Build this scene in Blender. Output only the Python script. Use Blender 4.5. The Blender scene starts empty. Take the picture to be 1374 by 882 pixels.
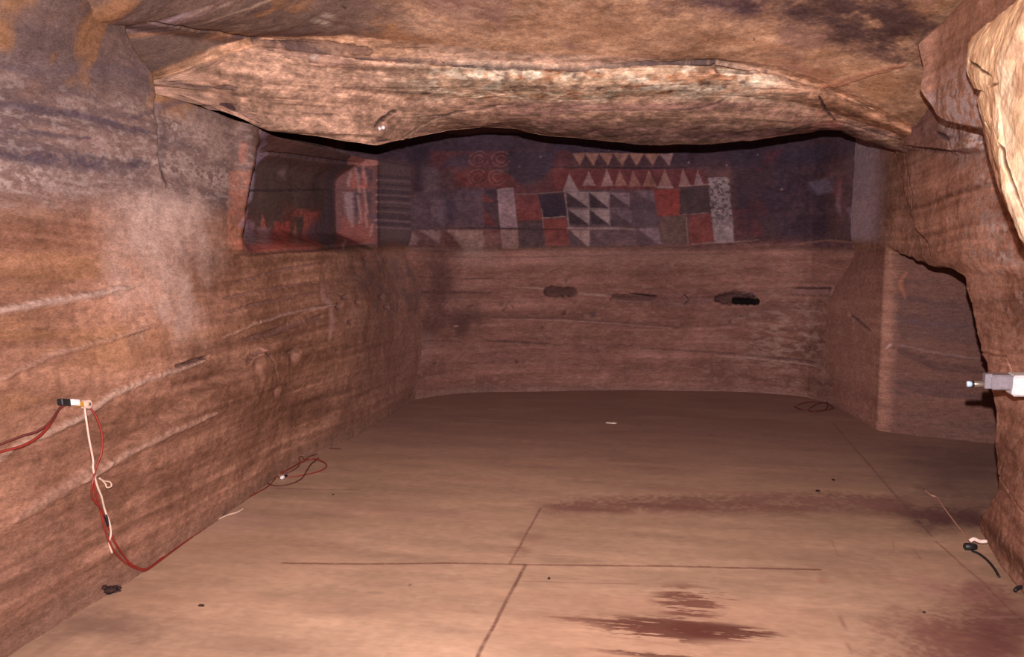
import bpy, math, random
import numpy as np
random.seed(4)
sc = bpy.context.scene
COL = sc.collection
RES = 1.0
# ------------------------------------------------------------------ camera
FPX = 1150.0
CAM = np.array([0.0, 0.0, 1.6])
YAW = math.atan2(203.0, FPX)      # looks a little to the left of the chamber's axis
PIT = math.atan2(126.0, FPX)      # and slightly down
fwd = np.array([-math.sin(YAW)*math.cos(PIT), math.cos(YAW)*math.cos(PIT), -math.sin(PIT)])
rgt = np.array([math.cos(YAW), math.sin(YAW), 0.0])
upv = np.cross(rgt, fwd)

def ray(px, py):
    return fwd + rgt*((px-687.0)/FPX) - upv*((py-441.0)/FPX)
def atY(px, py, Y):
    d = ray(px, py); return CAM + d*(Y/d[1])
def atX(px, py, X):
    d = ray(px, py); return CAM + d*(X/d[0])
def atZ(px, py, Z=0.0):
    d = ray(px, py); return CAM + d*((Z-CAM[2])/d[2])
def proj(P):
    q = P - CAM
    z = q@fwd
    z = np.where(z < 0.05, 0.05, z)
    return 687.0 + FPX*(q@rgt)/z, 441.0 - FPX*(q@upv)/z

FLASH = np.array([0.0, 0.0, 1.82])
ALB, DESAT = 0.45, 0.08
def lin(c):
    c = np.array(c, dtype=np.float64)/255.0
    return np.where(c <= 0.04045, c/12.92, ((c+0.055)/1.055)**2.4)

# ------------------------------------------------------------------ noise
def _h(ix, iy, iz, seed):
    n = (ix.astype(np.uint32)*np.uint32(374761393) + iy.astype(np.uint32)*np.uint32(668265263)
         + iz.astype(np.uint32)*np.uint32(2147483647 & 1274126177) + np.uint32(seed*974711 & 0xffffffff))
    n = (n ^ (n >> np.uint32(13)))*np.uint32(1274126177)
    n = (n ^ (n >> np.uint32(16)))*np.uint32(2246822519)
    n = n ^ (n >> np.uint32(15))
    return n.astype(np.float32)*np.float32(1.0/4294967295.0)
def vnoise(x, y, z, seed=0):
    with np.errstate(over='ignore'):
        x = np.asarray(x, np.float32); y = np.asarray(y, np.float32); z = np.asarray(z, np.float32)
        x, y, z = np.broadcast_arrays(x, y, z)
        fx = np.floor(x); fy = np.floor(y); fz = np.floor(z)
        ix = fx.astype(np.int32)+5000; iy = fy.astype(np.int32)+5000; iz = fz.astype(np.int32)+5000
        u = x-fx; v = y-fy; w = z-fz
        u = u*u*(3-2*u); v = v*v*(3-2*v); w = w*w*(3-2*w)
        def L(dy, dz):
            a = _h(ix, iy+dy, iz+dz, seed); b = _h(ix+1, iy+dy, iz+dz, seed)
            return a+(b-a)*u
        a = L(0, 0); b = L(1, 0); c0 = a+(b-a)*v
        a = L(0, 1); b = L(1, 1); c1 = a+(b-a)*v
        return (c0+(c1-c0)*w)*2-1
def fbm(P, f, oct=4, seed=0, st=(1, 1, 1), gain=0.5):
    s = 0; a = 1.0; n = 0
    for o in range(oct):
        s = s + a*vnoise(P[..., 0]*f*st[0]+o*7.3, P[..., 1]*f*st[1]+o*3.1, P[..., 2]*f*st[2]-o*5.7, seed+o*17)
        n += a; a *= gain; f *= 2.03
    return s/n
def sst(a, b, x):
    t = np.clip((x-a)/(b-a), 0, 1); return t*t*(3-2*t)

# ------------------------------------------------------------------ surfaces
def normals(P):
    du = np.gradient(P, axis=0); dv = np.gradient(P, axis=1)
    n = np.cross(du, dv); l = np.linalg.norm(n, axis=-1, keepdims=True)
    return n/np.maximum(l, 1e-9)

def arc(P):
    d = np.hypot(np.diff(P[..., 0], axis=0), np.diff(P[..., 1], axis=0))
    return P[:1, :, 1]+np.concatenate([np.zeros((1, P.shape[1])), np.cumsum(d, 0)], 0)
def smi(x, xs, ys, w=.12):
    return (np.interp(x-w, xs, ys)+np.interp(x-w/2, xs, ys)+np.interp(x, xs, ys)*2+np.interp(x+w/2, xs, ys)+np.interp(x+w, xs, ys))/6
class Surf:
    """a dense rock surface: positions P[i,j], metric parameters A[i,j], B[i,j], pigment C[i,j]"""
    def __init__(s, P, A, B, base):
        s.P = P.astype(np.float64); s.A = A; s.B = B
        s.C = np.zeros(P.shape); s.C[...] = lin(base)
        s.px, s.py = proj(s.P)
        s.R = np.zeros(P.shape[:2])      # relief (m), + = toward the room
        s.nb = fbm(s.P, 9, 3, 91); s.nf = fbm(s.P, 45, 3, 92)
    def loc(s, px, py):
        d = (s.px-px)**2+(s.py-py)**2
        if hasattr(s, 'ok'): d = np.where(s.ok, d, 1e9)
        k = np.unravel_index(np.argmin(d), d.shape); return k
    def illum(s, flip):
        n = normals(s.P)*(-1 if flip else 1)
        l = FLASH-s.P; d = np.linalg.norm(l, axis=-1)
        c = np.clip((n*l).sum(-1)/d, 0.2, 1)
        s.E = 20*c/d**2+0.10
    def cl(s, col, px, py):
        """pigment that the photographed colour stands for at this place under the flash"""
        k = s.loc(px, py); c = lin(col); c = c*.84+.16*(c@np.array([.3, .5, .2])); c = c/max(0.12, s.E[k]); c = c*min(1, .8/c.max())
        return tuple(255*np.where(c <= 0.0031308, c*12.92, 1.055*np.clip(c, 0, 0.8)**(1/2.4)-0.055))
    def ab(s, px, py):
        k = s.loc(px, py); return s.A[k], s.B[k]
    def pt(s, px, py, off=0.0, inward=None):
        k = s.loc(px, py); return s.P[k]+(s.N[k]*off if off else 0)
    def blend(s, m, col, al):
        m = np.clip(m*al, 0, 1)[..., None]
        s.C = s.C*(1-m)+lin(col)*m
    def mul(s, m):
        s.C = s.C*m[..., None]
    def mottle(s, seed, a=(1, 1, 1, 1, 1), tint=.35):
        """bedding streaks, blotches and grain; darker parts go a little redder, paler parts a little yellower"""
        P = s.P
        v = a[0]*1.1*strata(P, 9, seed, 4)+a[1]*.9*strata(P, 30, seed+2, 3)+a[2]*.8*fbm(P, 1.6, 4, seed+4)+a[3]*.8*fbm(P, 5, 4, seed+6, st=(1, .8, 1.8))+a[4]*.9*fbm(P, 34, 3, seed+8, st=(.7, .7, 1.3), gain=.7)
        e = np.exp(np.clip(v, -1.3, .9))[..., None]
        s.C = s.C*np.concatenate([e**(1-tint*.3), e, e**(1+tint*.2)], -1)
    def poly(s, pts, col, al=1.0, soft=0.012, rough=0.5, wear=0.0, ab=None):
        q = [s.ab(*p) for p in pts] if ab is None else ab
        xs = np.array([a for a, b in q]); ys = np.array([b for a, b in q])
        mg = soft*3+0.02
        bb = (s.A > xs.min()-mg) & (s.A < xs.max()+mg) & (s.B > ys.min()-mg) & (s.B < ys.max()+mg)
        if not bb.any(): return
        x = s.A[bb]+s.nb[bb]*soft*rough; y = s.B[bb]+s.nf[bb]*soft*rough
        ins = np.zeros(x.shape, bool); dm = np.full(x.shape, 1e9)
        n = len(xs)
        for i in range(n):
            x0, y0, x1, y1 = xs[i], ys[i], xs[(i+1) % n], ys[(i+1) % n]
            c = ((y0 > y) != (y1 > y))
            with np.errstate(divide='ignore', invalid='ignore'):
                xi = (x1-x0)*(y-y0)/(y1-y0)+x0
            ins ^= c & (x < xi)
            L = (x1-x0)**2+(y1-y0)**2+1e-12
            t = np.clip(((x-x0)*(x1-x0)+(y-y0)*(y1-y0))/L, 0, 1)
            dm = np.minimum(dm, np.hypot(x-x0-t*(x1-x0), y-y0-t*(y1-y0)))
        sd = np.where(ins, dm, -dm)
        m = sst(-soft, soft, sd)
        if wear: m = m*np.clip(1-wear*sst(-0.1, 0.5, s.nf[bb]+s.nb[bb]*0.7), 0, 1)
        m = m*al
        s.C[bb] = s.C[bb]*(1-m[:, None])+lin(col)*m[:, None]
    def stroke(s, pts, w, col=None, al=1.0, soft=0.6, rel=0.0, wob=0.0, taper=True, brk=0.0):
        """w in metres; optional relief"""
        q = [s.ab(*p) for p in pts]
        xs = np.array([a for a, b in q]); ys = np.array([b for a, b in q])
        mg = w*3+0.02+wob*2
        bb = (s.A > xs.min()-mg) & (s.A < xs.max()+mg) & (s.B > ys.min()-mg) & (s.B < ys.max()+mg)
        if not bb.any(): return
        x = s.A[bb]+s.nb[bb]*wob; y = s.B[bb]+s.nb[bb]*wob*0.7+s.nf[bb]*w*0.4
        dm = np.full(x.shape, 1e9); tt = np.zeros(x.shape)
        seg = np.hypot(np.diff(xs), np.diff(ys)); tot = seg.sum()+1e-9; acc = 0
        for i in range(len(xs)-1):
            x0, y0, x1, y1 = xs[i], ys[i], xs[i+1], ys[i+1]
            L = (x1-x0)**2+(y1-y0)**2+1e-12
            t = np.clip(((x-x0)*(x1-x0)+(y-y0)*(y1-y0))/L, 0, 1)
            d = np.hypot(x-x0-t*(x1-x0), y-y0-t*(y1-y0))
            k = d < dm; dm = np.where(k, d, dm); tt = np.where(k, (acc+t*seg[i])/tot, tt); acc += seg[i]
        ww = w*(0.35+0.65*np.sqrt(np.clip(4*tt*(1-tt), 0, 1))) if taper else w
        m = 1-sst(ww*(1-soft), ww*(1+soft*0.5), dm)
        if brk: m = m*np.clip(1-brk*sst(-0.2, 0.4, s.nf[bb]+s.nb[bb]), 0, 1)
        if col is not None:
            mm = (m*al)[:, None]; s.C[bb] = s.C[bb]*(1-mm)+lin(col)*mm
        if rel:
            s.R[bb] += m*rel
    def blob(s, px, py, ra, rb, col, al=1.0, nz=0.5, ab=None, rel=0.0, fall=1.0):
        a, b = s.ab(px, py) if ab is None else ab
        d = np.sqrt(((s.A-a)/ra)**2+((s.B-b)/rb)**2)+s.nb*nz*0.6+s.nf*nz*0.25
        m = 1-sst(1-fall, 1.0, d)
        if col is not None: s.blend(m, col, al)
        if rel: s.R += m*rel

def grid_faces(n, m):
    i, j = np.meshgrid(np.arange(n-1), np.arange(m-1), indexing='ij')
    a = (i*m+j).ravel()
    return np.stack([a, a+1, a+m+1, a+m], 1).astype(np.int32)

def mesh_from(name, V, F, mat, C=None, smooth=True, parent=None):
    me = bpy.data.meshes.new(name)
    V = np.asarray(V, np.float32).reshape(-1, 3)
    me.vertices.add(len(V)); me.vertices.foreach_set('co', V.ravel())
    F = np.asarray(F, np.int32)
    me.loops.add(F.size); me.loops.foreach_set('vertex_index', F.ravel())
    me.polygons.add(len(F))
    me.polygons.foreach_set('loop_start', np.arange(0, F.size, 4, dtype=np.int32))
    me.polygons.foreach_set('loop_total', np.full(len(F), 4, np.int32))
    me.update(calc_edges=True)
    if C is not None:
        at = me.color_attributes.new('pigment', 'FLOAT_COLOR', 'POINT')
        c4 = np.ones((len(V), 4), np.float32); c4[:, :3] = np.clip(C.reshape(-1, 3), 0.002, 0.95)
        at.data.foreach_set('color', c4.ravel())
    if smooth: me.shade_smooth()
    me.materials.append(mat)
    o = bpy.data.objects.new(name, me); COL.objects.link(o)
    if parent: o.parent = parent
    return o

# ------------------------------------------------------------------ materials
def rock_material(name, grain=0.35, bump=0.35, rough=0.95, scale=70, stretch=(1, 1, 1), spec=0.08):
    m = bpy.data.materials.new(name); m.use_nodes = True
    nt = m.node_tree; N = nt.nodes; Lk = nt.links; N.clear()
    out = N.new('ShaderNodeOutputMaterial'); b = N.new('ShaderNodeBsdfPrincipled')
    Lk.new(b.outputs[0], out.inputs[0])
    b.inputs['Roughness'].default_value = rough
    b.inputs['Specular IOR Level'].default_value = spec
    at = N.new('ShaderNodeAttribute'); at.attribute_name = 'pigment'
    tc = N.new('ShaderNodeTexCoord'); mp = N.new('ShaderNodeMapping'); mp.inputs['Scale'].default_value = stretch
    Lk.new(tc.outputs['Object'], mp.inputs[0])
    n1 = N.new('ShaderNodeTexNoise'); n1.inputs['Scale'].default_value = scale; n1.inputs['Detail'].default_value = 5
    n1.inputs['Roughness'].default_value = 0.65
    Lk.new(mp.outputs[0], n1.inputs['Vector'])
    n2 = N.new('ShaderNodeTexNoise'); n2.inputs['Scale'].default_value = scale*0.28; n2.inputs['Detail'].default_value = 4
    Lk.new(mp.outputs[0], n2.inputs['Vector'])
    mr = N.new('ShaderNodeMapRange'); mr.inputs['From Min'].default_value = 0.3; mr.inputs['From Max'].default_value = 0.7
    mr.inputs['To Min'].default_value = 1-grain; mr.inputs['To Max'].default_value = 1+grain
    Lk.new(n1.outputs['Fac'], mr.inputs['Value'])
    mr2 = N.new('ShaderNodeMapRange'); mr2.inputs['From Min'].default_value = 0.3; mr2.inputs['From Max'].default_value = 0.7
    mr2.inputs['To Min'].default_value = 1-grain*0.5; mr2.inputs['To Max'].default_value = 1+grain*0.5
    Lk.new(n2.outputs['Fac'], mr2.inputs['Value'])
    mu = N.new('ShaderNodeMath'); mu.operation = 'MULTIPLY'; Lk.new(mr.outputs[0], mu.inputs[0]); Lk.new(mr2.outputs[0], mu.inputs[1])
    vm = N.new('ShaderNodeVectorMath'); vm.operation = 'SCALE'
    Lk.new(at.outputs['Color'], vm.inputs[0]); Lk.new(mu.outputs[0], vm.inputs['Scale'])
    Lk.new(vm.outputs[0], b.inputs['Base Color'])
    bp = N.new('ShaderNodeBump'); bp.inputs['Strength'].default_value = bump; bp.inputs['Distance'].default_value = 0.01
    Lk.new(n1.outputs['Fac'], bp.inputs['Height'])
    bp2 = N.new('ShaderNodeBump'); bp2.inputs['Strength'].default_value = bump; bp2.inputs['Distance'].default_value = 0.012
    Lk.new(n2.outputs['Fac'], bp2.inputs['Height']); Lk.new(bp.outputs[0], bp2.inputs['Normal'])
    Lk.new(bp2.outputs[0], b.inputs['Normal'])
    return m
def plain(name, col, rough=0.5, metal=0.0, var=0.12, scale=60, spec=0.5, trans=0.0):
    m = bpy.data.materials.new(name); m.use_nodes = True
    nt = m.node_tree; N = nt.nodes; b = N['Principled BSDF']
    n = N.new('ShaderNodeTexNoise'); n.inputs['Scale'].default_value = scale
    tc = N.new('ShaderNodeTexCoord'); nt.links.new(tc.outputs['Object'], n.inputs['Vector'])
    r = N.new('ShaderNodeValToRGB'); c = lin(col)
    r.color_ramp.elements[0].position = 0.3; r.color_ramp.elements[1].position = 0.7
    r.color_ramp.elements[0].color = (*(c*(1-var)), 1); r.color_ramp.elements[1].color = (*np.clip(c*(1+var), 0, 0.95), 1)
    nt.links.new(n.outputs['Fac'], r.inputs[0]); nt.links.new(r.outputs[0], b.inputs['Base Color'])
    b.inputs['Roughness'].default_value = rough; b.inputs['Metallic'].default_value = metal
    b.inputs['Specular IOR Level'].default_value = spec
    b.inputs['Transmission Weight'].default_value = trans
    return m
M_rock = rock_material('carved_tuff_rock', grain=.32, bump=.2, scale=110, stretch=(.55, .55, 1.7))
M_boulder = rock_material('pale_broken_rock', grain=0.22, bump=0.5, scale=45)
M_floor = rock_material('worn_board_floor', grain=0.10, bump=0.05, scale=40, stretch=(0.35, 1, 1), rough=0.75, spec=0.2)

def finish(s, name, mat, flip=False, kind='structure', disp=None, gain=1.0):
    n = normals(s.P)
    if flip: n = -n
    P = s.P+n*(s.R[..., None]+(disp[..., None] if disp is not None else 0))
    g = s.C@np.array([.3, .5, .2]); s.C = gain*ALB*(s.C*(1-DESAT)+g[..., None]*DESAT*np.array([1.02, .98, 1.0]))
    s.P = P; s.N = n; s.px, s.py = proj(P)
    N_, M_ = P.shape[:2]
    F = grid_faces(N_, M_)
    if flip: F = F[:, ::-1]
    o = mesh_from(name, P, F, mat, s.C)
    o['kind'] = kind
    return o

def seglin(segs):
    """non-uniform samples from (start, end, count) runs"""
    r = []
    for a, b, n in segs:
        r.append(np.linspace(a, b, max(2, int(n*RES)), endpoint=False))
    r.append([segs[-1][1]])
    return np.concatenate(r)

# common rock ingredients -------------------------------------------------
def strata(P, f=9.0, seed=5, oct=3):
    """horizontal bedding: noise squeezed in height, with a gentle dip and waviness"""
    Q = P.copy()
    Q[..., 2] = P[..., 2]+0.035*P[..., 1]-0.02*P[..., 0]+0.05*fbm(P, 0.8, 2, seed+3)
    return fbm(Q, 1.0, oct, seed, st=(0.7, 0.7, f), gain=0.6)
def rock_relief(P, amp=1.0):
    return amp*(0.030*fbm(P, 1.1, 2, 21)+0.014*strata(P, 11, 5, 3)+0.010*fbm(P, 6, 4, 33))
# ================================================================== LEFT WALL
def speck(s, mask, col, thr=0.15, f=30, seed=7, al=1.0, w=0.2, st=(1, 1, 1)):
    n = fbm(s.P, f, 3, seed, st=st, gain=0.6)
    s.blend(mask*sst(thr, thr+w, n), col, al)

Yl = seglin([(-1.0, 2.8, 60), (2.8, 4.0, 190), (4.0, 5.0, 170), (5.0, 5.6, 110), (5.6, 7.15, 130), (7.15, 7.5, 60), (7.5, 9.2, 80)])
Zl = seglin([(-0.15, 2.45, 560), (2.45, 3.3, 60)])
Y, Z = np.meshgrid(Yl, Zl, indexing='ij')
P = np.stack([np.full_like(Y, -2.47), Y, Z], -1)
FX = smi(Y, [-1, 2.85, 3.59, 4.03, 5.25, 6.58, 8.0, 9.2], [-2.40, -2.44, -2.44, -2.47, -2.54, -2.45, -2.36, -2.30], .3)
edgeY = 4.98+0.46*(Z-1.85)
nd = sst(edgeY-0.10, edgeY+0.42, Y)*(1-sst(7.20+0.04*(Z-1.8), 7.34+0.04*(Z-1.8), Y))
nd *= sst(1.45, 1.64, Z+0.02*vnoise(Y*2, Y*0, Y*0, 8))*(1-0.95*sst(2.05, 2.32, Z))
X = FX*(1-sst(.9, 1.4, Z))+(-2.50)*sst(.9, 1.4, Z)+.10*sst(7.4, 8.4, Y)*sst(.9, 1.4, Z)-0.34*nd+.05*sst(7.2, 8.4, Y)*sst(.05, .5, Z)*(1-sst(1.35, 1.5, Z))
lipz = np.interp(Y, [4.0, 4.65, 5.17, 6], [2.34, 2.31, 2.27, 2.27])
X -= .40*sst(lipz-.02, lipz+.03, Z)*sst(4.05-.3*sst(2.35, 2.6, Z), 4.16, Y+.02*vnoise(Z*9, Z*0, Z*0, 4))
# gentle swells: belly of the wall, hollow under the ledge line, the upright corner near the front
X += 0.08*sst(.05, .7, Z)*np.exp(-((Z-0.9)/0.5)**2)*np.exp(-((Y-5.0)/1.6)**2)
X -= 0.10*sst(1.3, 2.4, Z)*sst(4.6, 3.2, Y)
led = Z-(0.60+0.19*(Y-3.2))
X += 0.05*sst(0.02, -0.03, led)*sst(2.6, 4.0, Y)*(1-sst(6.2, 8.0, Y))
X -= 0.03*np.exp(-((Y-4.08)/0.04)**2)*sst(1.85, 2.0, Z)*(1-sst(2.35, 2.45, Z))
X -= 0.05*sst(4.02, 4.12, Y)*(1-sst(4.8, 5.0, Y))*sst(1.75, 2.0, Z)
X += sst(2.0, 3.0, Z)*0.5*(1-sst(3.0, 4.15, Y))
P[..., 0] = X
P[..., 0] += rock_relief(P)*(1-.7*sst(6.9, 7.1, Y)*sst(1.4, 1.5, Z))
P[..., 0] += 0.012*(1-.7*sst(6.9, 7.1, Y))*strata(P, 16, 77, 3)*sst(1.4, 1.9, Z)
jr = int(np.argmin(abs(Zl-1.9))); ex = arc(np.stack([X, Y], -1))[:, jr]-Yl
W = L = Surf(P, Y+np.interp(Y-.46*(Z-1.9), Yl, ex), Z, (176, 124, 100)); L.illum(False)
C = L.C
sn = strata(P, 8, 55, 4); s2 = strata(P, 26, 57, 3); fb = fbm(P, 1.6, 4, 60)
fm = fbm(P, 5, 4, 62, st=(1, .8, 1.6))
L.mottle(55, (.65, .55, .8, .6, .45))
# warm ochre bedding in the middle zone, greyer lilac salts above eye level
L.blend(sst(0.0, 0.5, sn+0.4*fb)*sst(0.5, 1.2, Z)*(1-sst(1.6, 1.9, Z)), (205, 145, 95), 0.45)
speck(L, sst(0.1, 0.7, Z)*(1-sst(1.5, 1.8, Z))*sst(-.3, .3, fb), (150, 100, 78), 0.05, 14, 61, 0.55, 0.2, (1, 1, 0.6))
up = sst(1.62, 1.86, Z+0.05*fb)*(1-sst(4.9, 5.3, Y))
L.blend(up, (150, 126, 124), 0.75)
L.blend(up*sst(-0.1, 0.35, sn+0.3*s2), (112, 94, 98), 0.65)
speck(L, up*sst(0.15, -0.35, sn)*(1-sst(2.2, 2.4, Z)), (218, 190, 180), -0.12, 60, 64, 0.75, 0.3, (1, 0.6, 1))
speck(L, up*(1-sst(2.2, 2.4, Z)), (200, 176, 170), 0.05, 40, 65, 0.5, 0.3, (1, 0.5, 1.4))
top = sst(2.12, 2.3, Z)*(1-sst(4.6, 5.0, Y))
L.blend(top, (132, 108, 104), 0.5)
speck(L, top, (200, 140, 84), 0.1, 3.5, 68, 0.6, 0.3)
def dens(q, closed=True, st=7.0):
    r = []
    for i in range(len(q)-(0 if closed else 1)):
        a = np.array(q[i], float); b = np.array(q[(i+1) % len(q)], float)
        n = max(1, int(np.hypot(*(b-a))/st)); r += [tuple(a+(b-a)*k/n) for k in range(n)]
    if not closed: r.append(q[-1])
    return r
def bands(pts, w, col, al, br=0.3, **k):
    L.stroke(pts, w, L.cl(col, *pts[len(pts)//2]), al, 0.8, wob=0.01, brk=br, **k)
bands([(-10, 205), (60, 212), (130, 220), (200, 222)], 0.045, (74, 62, 84), 0.75, 0.5)
bands([(0, 140), (90, 152), (200, 178)], 0.022, (80, 66, 84), 0.7, 0.3)
bands([(0, 176), (60, 180), (120, 186)], 0.014, (88, 72, 90), 0.7, 0.3)
bands([(0, 92), (120, 98), (200, 96)], 0.03, (70, 58, 66), 0.4, 0.5)
bands([(222, 108), (206, 122), (172, 160)], 0.025, (84, 66, 72), 0.7, 0.2)
bands([(215, 150), (218, 200), (222, 250)], 0.035, (86, 66, 70), 0.6, 0.4)
bands([(235, 120), (290, 142), (350, 166)], 0.02, (90, 66, 62), 0.6, 0.3)
L.blend(sst(5.5, 8, Y)*(1-sst(1.42, 1.5, Z)), (204, 148, 136), .75)  # far end painted paler to make up for the grazing flash
# pale scraped patch
for px, py, ra, rb, al in [(205, 300, .42, .30, .75), (240, 285, .40, .22, .8), (195, 275, .18, .12, .8), (225, 370, .34, .40, .7), (170, 380, .22, .3, .4), (150, 330, .2, .28, .25), (270, 330, .35, .35, .5), (250, 430, .4, .25, .3), (280, 180, .35, .2, .35)]:
    L.blob(px, py, ra, rb, L.cl((232, 190, 174), px, py), al, 0.7)
L.blob(205, 275, .09, .05, L.cl((240, 205, 195), 205, 275), .6, 0.7)
# long light bedding edges and the broken ledge
def edge(pts, w, col=(205, 165, 145), al=0.7, rel=0.012, br=0.25):
    L.stroke(pts, w, L.cl(col, *pts[len(pts)//2]), al, 0.8, rel=rel, wob=0.012, brk=br)
edge([(-40, 428), (0, 418), (60, 406), (120, 397), (180, 385)], 0.018, (215, 175, 160), .75)
edge([(-20, 518), (60, 480), (120, 462), (200, 440)], 0.016, (195, 150, 130), .35)
edge([(-30, 632), (20, 600), (70, 578), (110, 560), (150, 530), (200, 508), (240, 497), (275, 483)], 0.018, (200, 160, 140), .7)
edge([(110, 648), (170, 610), (230, 580), (290, 555)], 0.02, (185, 142, 122), .5)
edge([(300, 452), (340, 436), (400, 418), (450, 410)], 0.014, (160, 122, 108), .5)
edge([(20, 700), (90, 655), (150, 620)], 0.03, (180, 140, 122), .35)
L.stroke([(236, 492), (258, 486), (280, 478)], 0.012, L.cl((70, 45, 40), 260, 487), .8, rel=-0.03)
L.stroke([(325, 457), (360, 448), (400, 434), (432, 425)], 0.02, L.cl((95, 62, 55), 370, 445), .6, rel=-0.015)
L.stroke([(430, 380), (445, 430), (442, 455)], 0.05, L.cl((140, 100, 96), 440, 420), .5)
L.stroke([(400, 275), (330, 410), (430, 385), (500, 370)], 0.04, None, 0, rel=0.004)
for pts in ([(300, 400), (360, 388), (420, 380)], [(300, 420), (360, 405), (430, 392)], [(310, 380), (380, 362), (440, 352)]):
    L.stroke(pts, 0.012, L.cl((100, 66, 62), *pts[1]), .5, rel=-0.01, wob=0.01)
# carved cup marks near the lower right of this wall
for px, py, r in [(348, 490, .10), (395, 478, .08), (372, 525, .05)]:
    L.blob(px, py, r*1.6, r, L.cl((150, 104, 86), px, py), .5, .2, rel=-0.02)
for pts in ([(331, 490), (338, 474), (352, 470), (364, 478), (370, 492), (374, 512)], [(380, 478), (392, 470), (404, 472)]):
    L.stroke(pts, 0.012, L.cl((95, 62, 55), *pts[2]), .7, rel=-0.012)
# rough pitted patch on the far stretch
speck(L, sst(6.3, 6.8, Y)*(1-sst(8.3, 8.6, Y))*sst(.75, .9, Z)*(1-sst(1.3, 1.45, Z)), (150, 118, 118), -.1, 9, 71, .5, .3)
for px, py in [(462, 398), (470, 432), (512, 398), (520, 412), (455, 410), (480, 405)]:
    L.blob(px, py, .10, .035, L.cl((78, 54, 56), px, py), .75, .6, rel=-0.02)
L.blob(475, 420, .25, .05, L.cl((160, 118, 108), 475, 420), .5, .6)
# tide mark at the foot
L.blend(sst(0.16, 0.02, Z+0.04*fb), (170, 130, 112), 0.5)
L.blob(40, 760, .6, .3, L.cl((135, 95, 80), 40, 760), .3, .8)
# ---- the painted recess
nm = sst(-.16, .10, Y-edgeY+0.06*fb)*sst(1.46, 1.54, Z+0.012*fb)
L.blend(nm, (120, 88, 84), 0.92)
L.blend(nm*sst(2.05, 2.15, Z), (150, 100, 92), 0.5)
L.blend(nm*sst(-.2, .4, fb+sn*.6), (100, 84, 84), .5)
speck(L, nm*(1-sst(1.72, 1.9, Z)), (150, 70, 52), 0.08, 4.2, 72, .5, .25, (1, .8, .5))
L.stroke([(350, 175), (346, 215), (335, 262), (322, 300)], 0.05, L.cl((128, 112, 132), 345, 215), .6, wob=.03, brk=.3)
for (q, c) in [([(313, 335), (322, 262), (331, 335)], (158, 82, 60)), ([(331, 335), (326, 290), (342, 300), (345, 335)], (95, 72, 84)),
               ([(305, 330), (308, 230), (318, 225), (316, 330)], (165, 95, 70)), ([(318, 240), (322, 190), (332, 190), (331, 250)], (150, 88, 72)),
               ([(322, 262), (334, 262), (329, 335)], (92, 70, 84)), ([(345, 335), (352, 285), (366, 335)], (140, 66, 52)),
               ([(364, 332), (368, 298), (388, 297), (392, 332)], (150, 48, 36)), ([(364, 305), (345, 305), (348, 330), (362, 332)], (88, 64, 74)),
               ([(392, 332), (396, 300), (404, 330)], (110, 58, 50)), ([(405, 332), (408, 285), (428, 284), (430, 330)], (135, 52, 42)),
               ([(392, 290), (394, 280), (415, 280), (415, 292)], (128, 48, 40)), ([(334, 338), (334, 328), (430, 325), (432, 335)], (140, 58, 46))]:
    px = sum(a for a, b in q)/len(q); py = sum(b for a, b in q)/len(q)
    L.poly(dens(q), L.cl(c, px, py), .6, .014, wear=.7)
L.stroke([(352, 205), (400, 210), (445, 216), (480, 220)], 0.012, L.cl((52, 36, 40), 400, 210), .8, rel=-0.02)
L.stroke([(330, 256), (380, 256), (430, 254), (480, 254)], 0.008, L.cl((50, 36, 40), 380, 256), .8, rel=-0.01)
L.stroke([(315, 344), (360, 338), (420, 335), (500, 327)], 0.012, L.cl((80, 48, 42), 400, 336), .7, rel=-0.01)
L.stroke([(462, 218), (448, 262), (438, 300), (430, 326)], 0.12, L.cl((52, 40, 50), 448, 262), .7)
L.blob(378, 232, .12, .06, L.cl((110, 84, 86), 378, 232), .5, .8)
# far cheek of the recess: red ground, pale darts, white scratches
fc = sst(7.12, 7.2, Y)*(1-sst(7.34, 7.4, Y))*sst(1.46, 1.54, Z)
L.blend(fc, L.cl((104, 62, 62), 480, 270), .85)
def LQ(q, c, al=.85, soft=.008, wear=.3):
    L.poly(dens(q), L.cl(c, sum(a for a, b in q)/len(q), sum(b for a, b in q)/len(q)), al, soft, wear=wear)
LQ([(465, 200), (500, 190), (512, 205), (505, 222), (468, 222)], (125, 72, 66), .8)
LQ([(470, 253), (475, 225), (480, 253)], (150, 70, 58)); LQ([(482, 253), (487, 225), (492, 253)], (150, 66, 56))
LQ([(478, 225), (486, 225), (482, 252)], (62, 48, 60)); LQ([(490, 225), (500, 228), (497, 250)], (62, 48, 60))
LQ([(460, 258), (474, 258), (474, 300), (463, 285)], (128, 98, 102)); LQ([(474, 258), (484, 258), (478, 300)], (62, 48, 58))
LQ([(484, 300), (488, 262), (493, 300)], (135, 62, 54)); LQ([(490, 258), (500, 256), (497, 290)], (66, 48, 58))
LQ([(456, 310), (462, 290), (474, 302), (500, 300), (502, 325), (450, 330)], (125, 60, 52), .8)
for a, b in [((478, 220), (484, 300)), ((488, 222), (492, 305)), ((466, 285), (474, 305)), ((499, 300), (497, 318)), ((461, 320), (460, 335)), ((472, 228), (467, 250))]:
    L.stroke(dens([a, b], False), 0.006, L.cl((150, 108, 104), *a), .45)
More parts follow.
